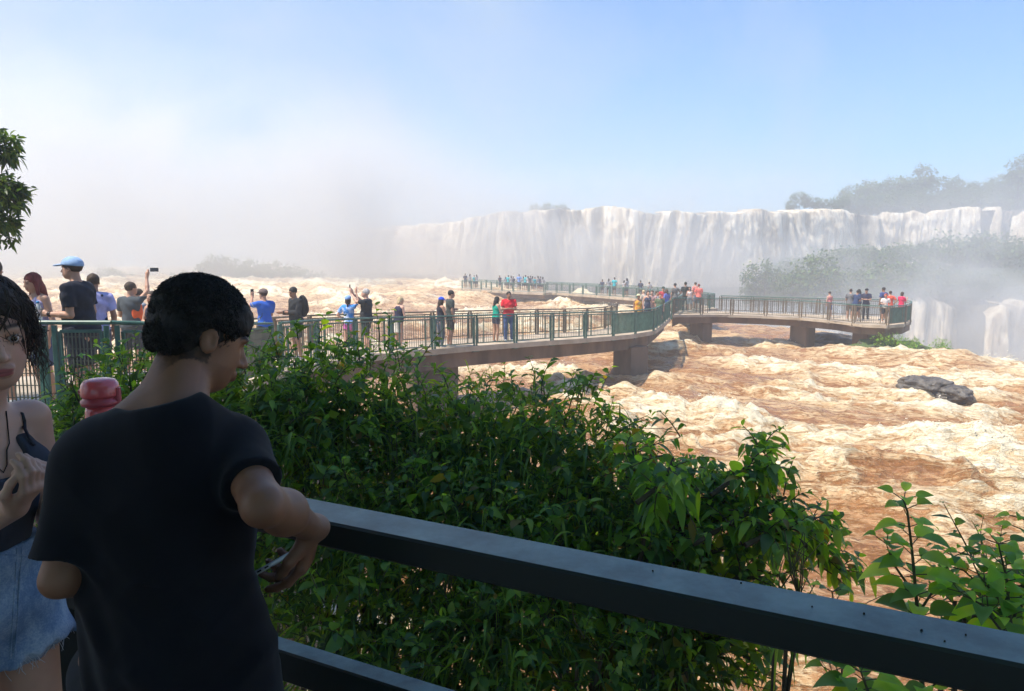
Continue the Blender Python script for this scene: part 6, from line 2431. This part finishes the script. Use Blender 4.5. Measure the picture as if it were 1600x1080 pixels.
# wet curly hair down to the jaw
F = Fld()
F.frame(Hw)
F.ell((0, -0.022, 0.046), (0.084, 0.106, 0.090), 0.02)
F.ell((0, -0.045, -0.02), (0.080, 0.068, 0.085), 0.03)
for s in (1, -1):
    F.limb((s * .076, .005, .03), (s * .080, .0, -.02), .016, .010, .02)
F.func(lambda p: -.008 * (fbm(p[:, 0] * 40, p[:, 1] * 40, p[:, 2] * 12, 3) - .5) * 2)
F.ell((0, 0.108, -0.035), (0.070, 0.078, 0.098), 0.008, op='s')
hr = link('hair', nets(F, hw_ - .22, hw_ + .22, .0032, 'hair'), HAIRM['wet'], wom)
cl = MB()
Rm, tm = np.array(Hw.to_3x3()), hw_
for i in range(1150):
    th = rng.uniform(0, 2 * PI)
    el = rng.uniform(.15, 1.45)
    d = v3(math.cos(th) * math.cos(el), math.sin(th) * math.cos(el), math.sin(el))
    q = v3(0, -.02, .046) + d * v3(.086, .108, .092)
    pts = []
    curlr, ph, fr = rng.uniform(.003, .013), rng.uniform(0, 6), rng.uniform(8, 18)
    L_ = rng.uniform(.10, .21)
    face = q[1] > .03
    if face and rng.random() < .88:
        continue
    if face:
        L_ = rng.uniform(.05, .10)
    out_ = norm(v3(d[0], d[1] * (.9 if not face else .6), 0)[None])[0]
    for k in range(13):
        t_ = k / 12
        s_ = L_ * t_
        r_ = q + out_ * (.022 * min(1, t_ * 1.6) * (1 - max(0, el - .6) * .2)) + v3(0, 0, -1) * s_ * (0.3 + .7 * min(1, t_ * 2))
        hh_ = r_[2]
        # stay outside the head
        e = (r_ - v3(0, -.015, .02)) / v3(.084, .104, .105)
        l_ = np.linalg.norm(e)
        if l_ < 1.0:
            r_ = v3(0, -.015, .02) + e / l_ * v3(.086, .106, .107)
        r_ = r_ + v3(math.cos(ph + fr * t_), math.sin(ph + fr * t_), .5 * math.sin(ph + fr * t_ * .7)) * curlr * min(1, t_ * 2)
        pts.append(Rm @ r_ + tm)
    cl.tube([Vector(x) for x in pts], [.0013 * (1.15 - t_ * .8) for t_ in np.linspace(0, 1, 13)], 4)
# the wet forelock forming a V between the brows
for a in (((-.030, .075, .105), (-.028, .105, .075), (-.014, .112, .045), (.000, .108, .020)), ((.034, .072, .105), (.036, .100, .075), (.016, .112, .045), (.001, .108, .019)),
          ((.05, .06, .10), (.064, .078, .06), (.058, .082, .02), (.062, .07, -.01)), ((.045, .068, .10), (.052, .092, .07), (.046, .094, .045), (.050, .09, .03)), ((-.045, .068, .10), (-.052, .092, .07), (-.05, .09, .03), (-.056, .08, .0))):
    for w in range(7):
        o_ = rng.normal(size=3) * .0022
        cl.tube([Vector(Rm @ (v3(*x) + o_ * (1 - .25 * k)) + tm) for k, x in enumerate(a)], [.0014, .0014, .0012, .0006], 4)
cl.build('wet_strands', HAIRM['wet'], hr, True)

# ------------------------------------------------------------------ pink drinking bottle on the rail
for s_ in np.arange(-3, 0, .002):
    q = c1 + dR * s_
    r_ = at_z(168, 720, -.55)
    if abs((q.x / q.y) - (r_.x / r_.y)) < .004:
        break
s_ = float(s_)
q = c1 + dR * s_
root = tag(empty('drinking_bottle', (q.x, q.y, -.549)), 'pink plastic drinking bottle with a flip lid standing on the foreground rail', 'bottle')
m, t, p = new_mat('pink_plastic')
p.inputs['Base Color'].default_value = (.62, .10, .11, 1)
p.inputs['Roughness'].default_value = .22
p.inputs['Coat Weight'].default_value = .4
m2, t, p = new_mat('dark_pink_plastic')
p.inputs['Base Color'].default_value = (.42, .06, .08, 1)
p.inputs['Roughness'].default_value = .3
mb = MB()
mb.add(*lathe([(.001, 0), (.036, 0), (.040, .008), (.041, .10), (.038, .15), (.034, .170), (.001, .171)], 32))
mb.build('body', m, root, True)
mb = MB()
mb.add(*lathe([(.001, .166), (.044, .166), (.047, .172), (.047, .180), (.041, .184), (.041, .190), (.001, .190)], 32))
mb.build('collar', m2, root, True)
mb = MB()
mb.add(*lathe([(.001, .190), (.045, .190), (.046, .194), (.046, .212), (.043, .222), (.036, .232), (.020, .236), (.001, .237)], 32))
ld = mb.build('lid', m, root, True)
mb = MB()
mb.bar((.046, 0, .176), (.046, 0, .212), .016, .012, up=(1, 0, 0), bevel=.003)
mb.build('latch', m2, ld)
mb = MB()
mb.bar((-.048, 0, .196), (-.048, 0, .206), .02, .012, up=(1, 0, 0), bevel=.003)
mb.build('hinge', m2, ld)
# ------------------------------------------------------------------ haze
HZ = (-335.0, 335.0, -50.0, 420.0, -34.0, 41.0)
x0, x1, y0, y1, z0, z1 = HZ
me = bpy.data.meshes.new('haze')
me.from_pydata([(x, y, z) for z in (z0, z1) for y in (y0, y1) for x in (x0, x1)], [],
               [[0, 2, 3, 1], [4, 5, 7, 6], [0, 1, 5, 4], [2, 6, 7, 3], [0, 4, 6, 2], [1, 3, 7, 5]])
m = bpy.data.materials.new('haze')
m.use_nodes = True
t = m.node_tree
t.nodes.clear()
o_ = N(t, 'ShaderNodeOutputMaterial')
pv = N(t, 'ShaderNodeVolumePrincipled')
pv.inputs['Color'].default_value = (0.985, 0.985, 0.98, 1)
pv.inputs['Density'].default_value = 0.0032
pv.inputs['Anisotropy'].default_value = 0.25
t.links.new(pv.outputs[0], o_.inputs['Volume'])
tag(link('haze', me, m), kind='stuff')


# clouds of spray standing over the falls
def spray(loc, size, dens, seed, noise_scale=0.06):
    nseg, nring = 32, 16
    th = np.linspace(0, 2 * math.pi, nseg, endpoint=False)
    ph = np.linspace(0.01, math.pi - 0.01, nring)
    TH, PH = np.meshgrid(th, ph)
    V = np.stack([np.sin(PH) * np.cos(TH), np.sin(PH) * np.sin(TH), np.cos(PH)], -1).reshape(-1, 3)
    idx = np.arange(nseg * nring).reshape(nring, nseg)
    nx_ = np.roll(idx, -1, axis=1)
    F = np.stack([idx[:-1], idx[1:], nx_[1:], nx_[:-1]], -1).reshape(-1, 4)
    F = np.concatenate([F, [[0, 1, 2, 3]], [[idx[-1, 3], idx[-1, 2], idx[-1, 1], idx[-1, 0]]]])
    m = bpy.data.materials.new('spray_mist')
    m.use_nodes = True
    t = m.node_tree
    t.nodes.clear()
    o_ = N(t, 'ShaderNodeOutputMaterial')
    pv = N(t, 'ShaderNodeVolumePrincipled')
    pv.inputs['Color'].default_value = (1.0, 0.985, 0.96, 1)
    pv.inputs['Anisotropy'].default_value = 0.2
    tc = N(t, 'ShaderNodeTexCoord')
    ln = N(t, 'ShaderNodeVectorMath', operation='LENGTH')
    t.links.new(tc.outputs['Object'], ln.inputs[0])
    fall = M_(t, 'SUBTRACT', 1.0, ln.outputs['Value'], True)
    mp = N(t, 'ShaderNodeMapping')
    mp.inputs['Scale'].default_value = (size[0] * noise_scale, size[1] * noise_scale, size[2] * noise_scale)
    mp.inputs['Location'].default_value = (seed, seed * 2, 0)
    t.links.new(tc.outputs['Object'], mp.inputs[0])
    nz = noise_node(t, 1.0, 4, 0.6, vec=mp.outputs[0], dist=0.4)
    n_ = M_(t, 'MULTIPLY', M_(t, 'SUBTRACT', nz, 0.40), 3.6, True)
    d = M_(t, 'MULTIPLY', M_(t, 'MULTIPLY', fall, n_), dens)
    t.links.new(d, pv.inputs['Density'])
    t.links.new(pv.outputs[0], o_.inputs['Volume'])
    o = link('spray_mist', mesh_np('spray_mist', V, F), m)
    o.location = loc
    o.scale = size
    return tag(o, kind='stuff')


spray((-92, 146, 6), (112, 60, 34.5), 0.11, 3.0, 0.045)
spray((-34, 160, 2), (46, 26, 26), 0.12, 51.0, 0.03)
spray((24, 152, -2), (80, 24, 22), 0.095, 8.0)
spray((18, 148, -6), (80, 16, 13), 0.13, 21.0)
spray((86, 106, -12), (52, 36, 26), 0.22, 14.0, 0.05)
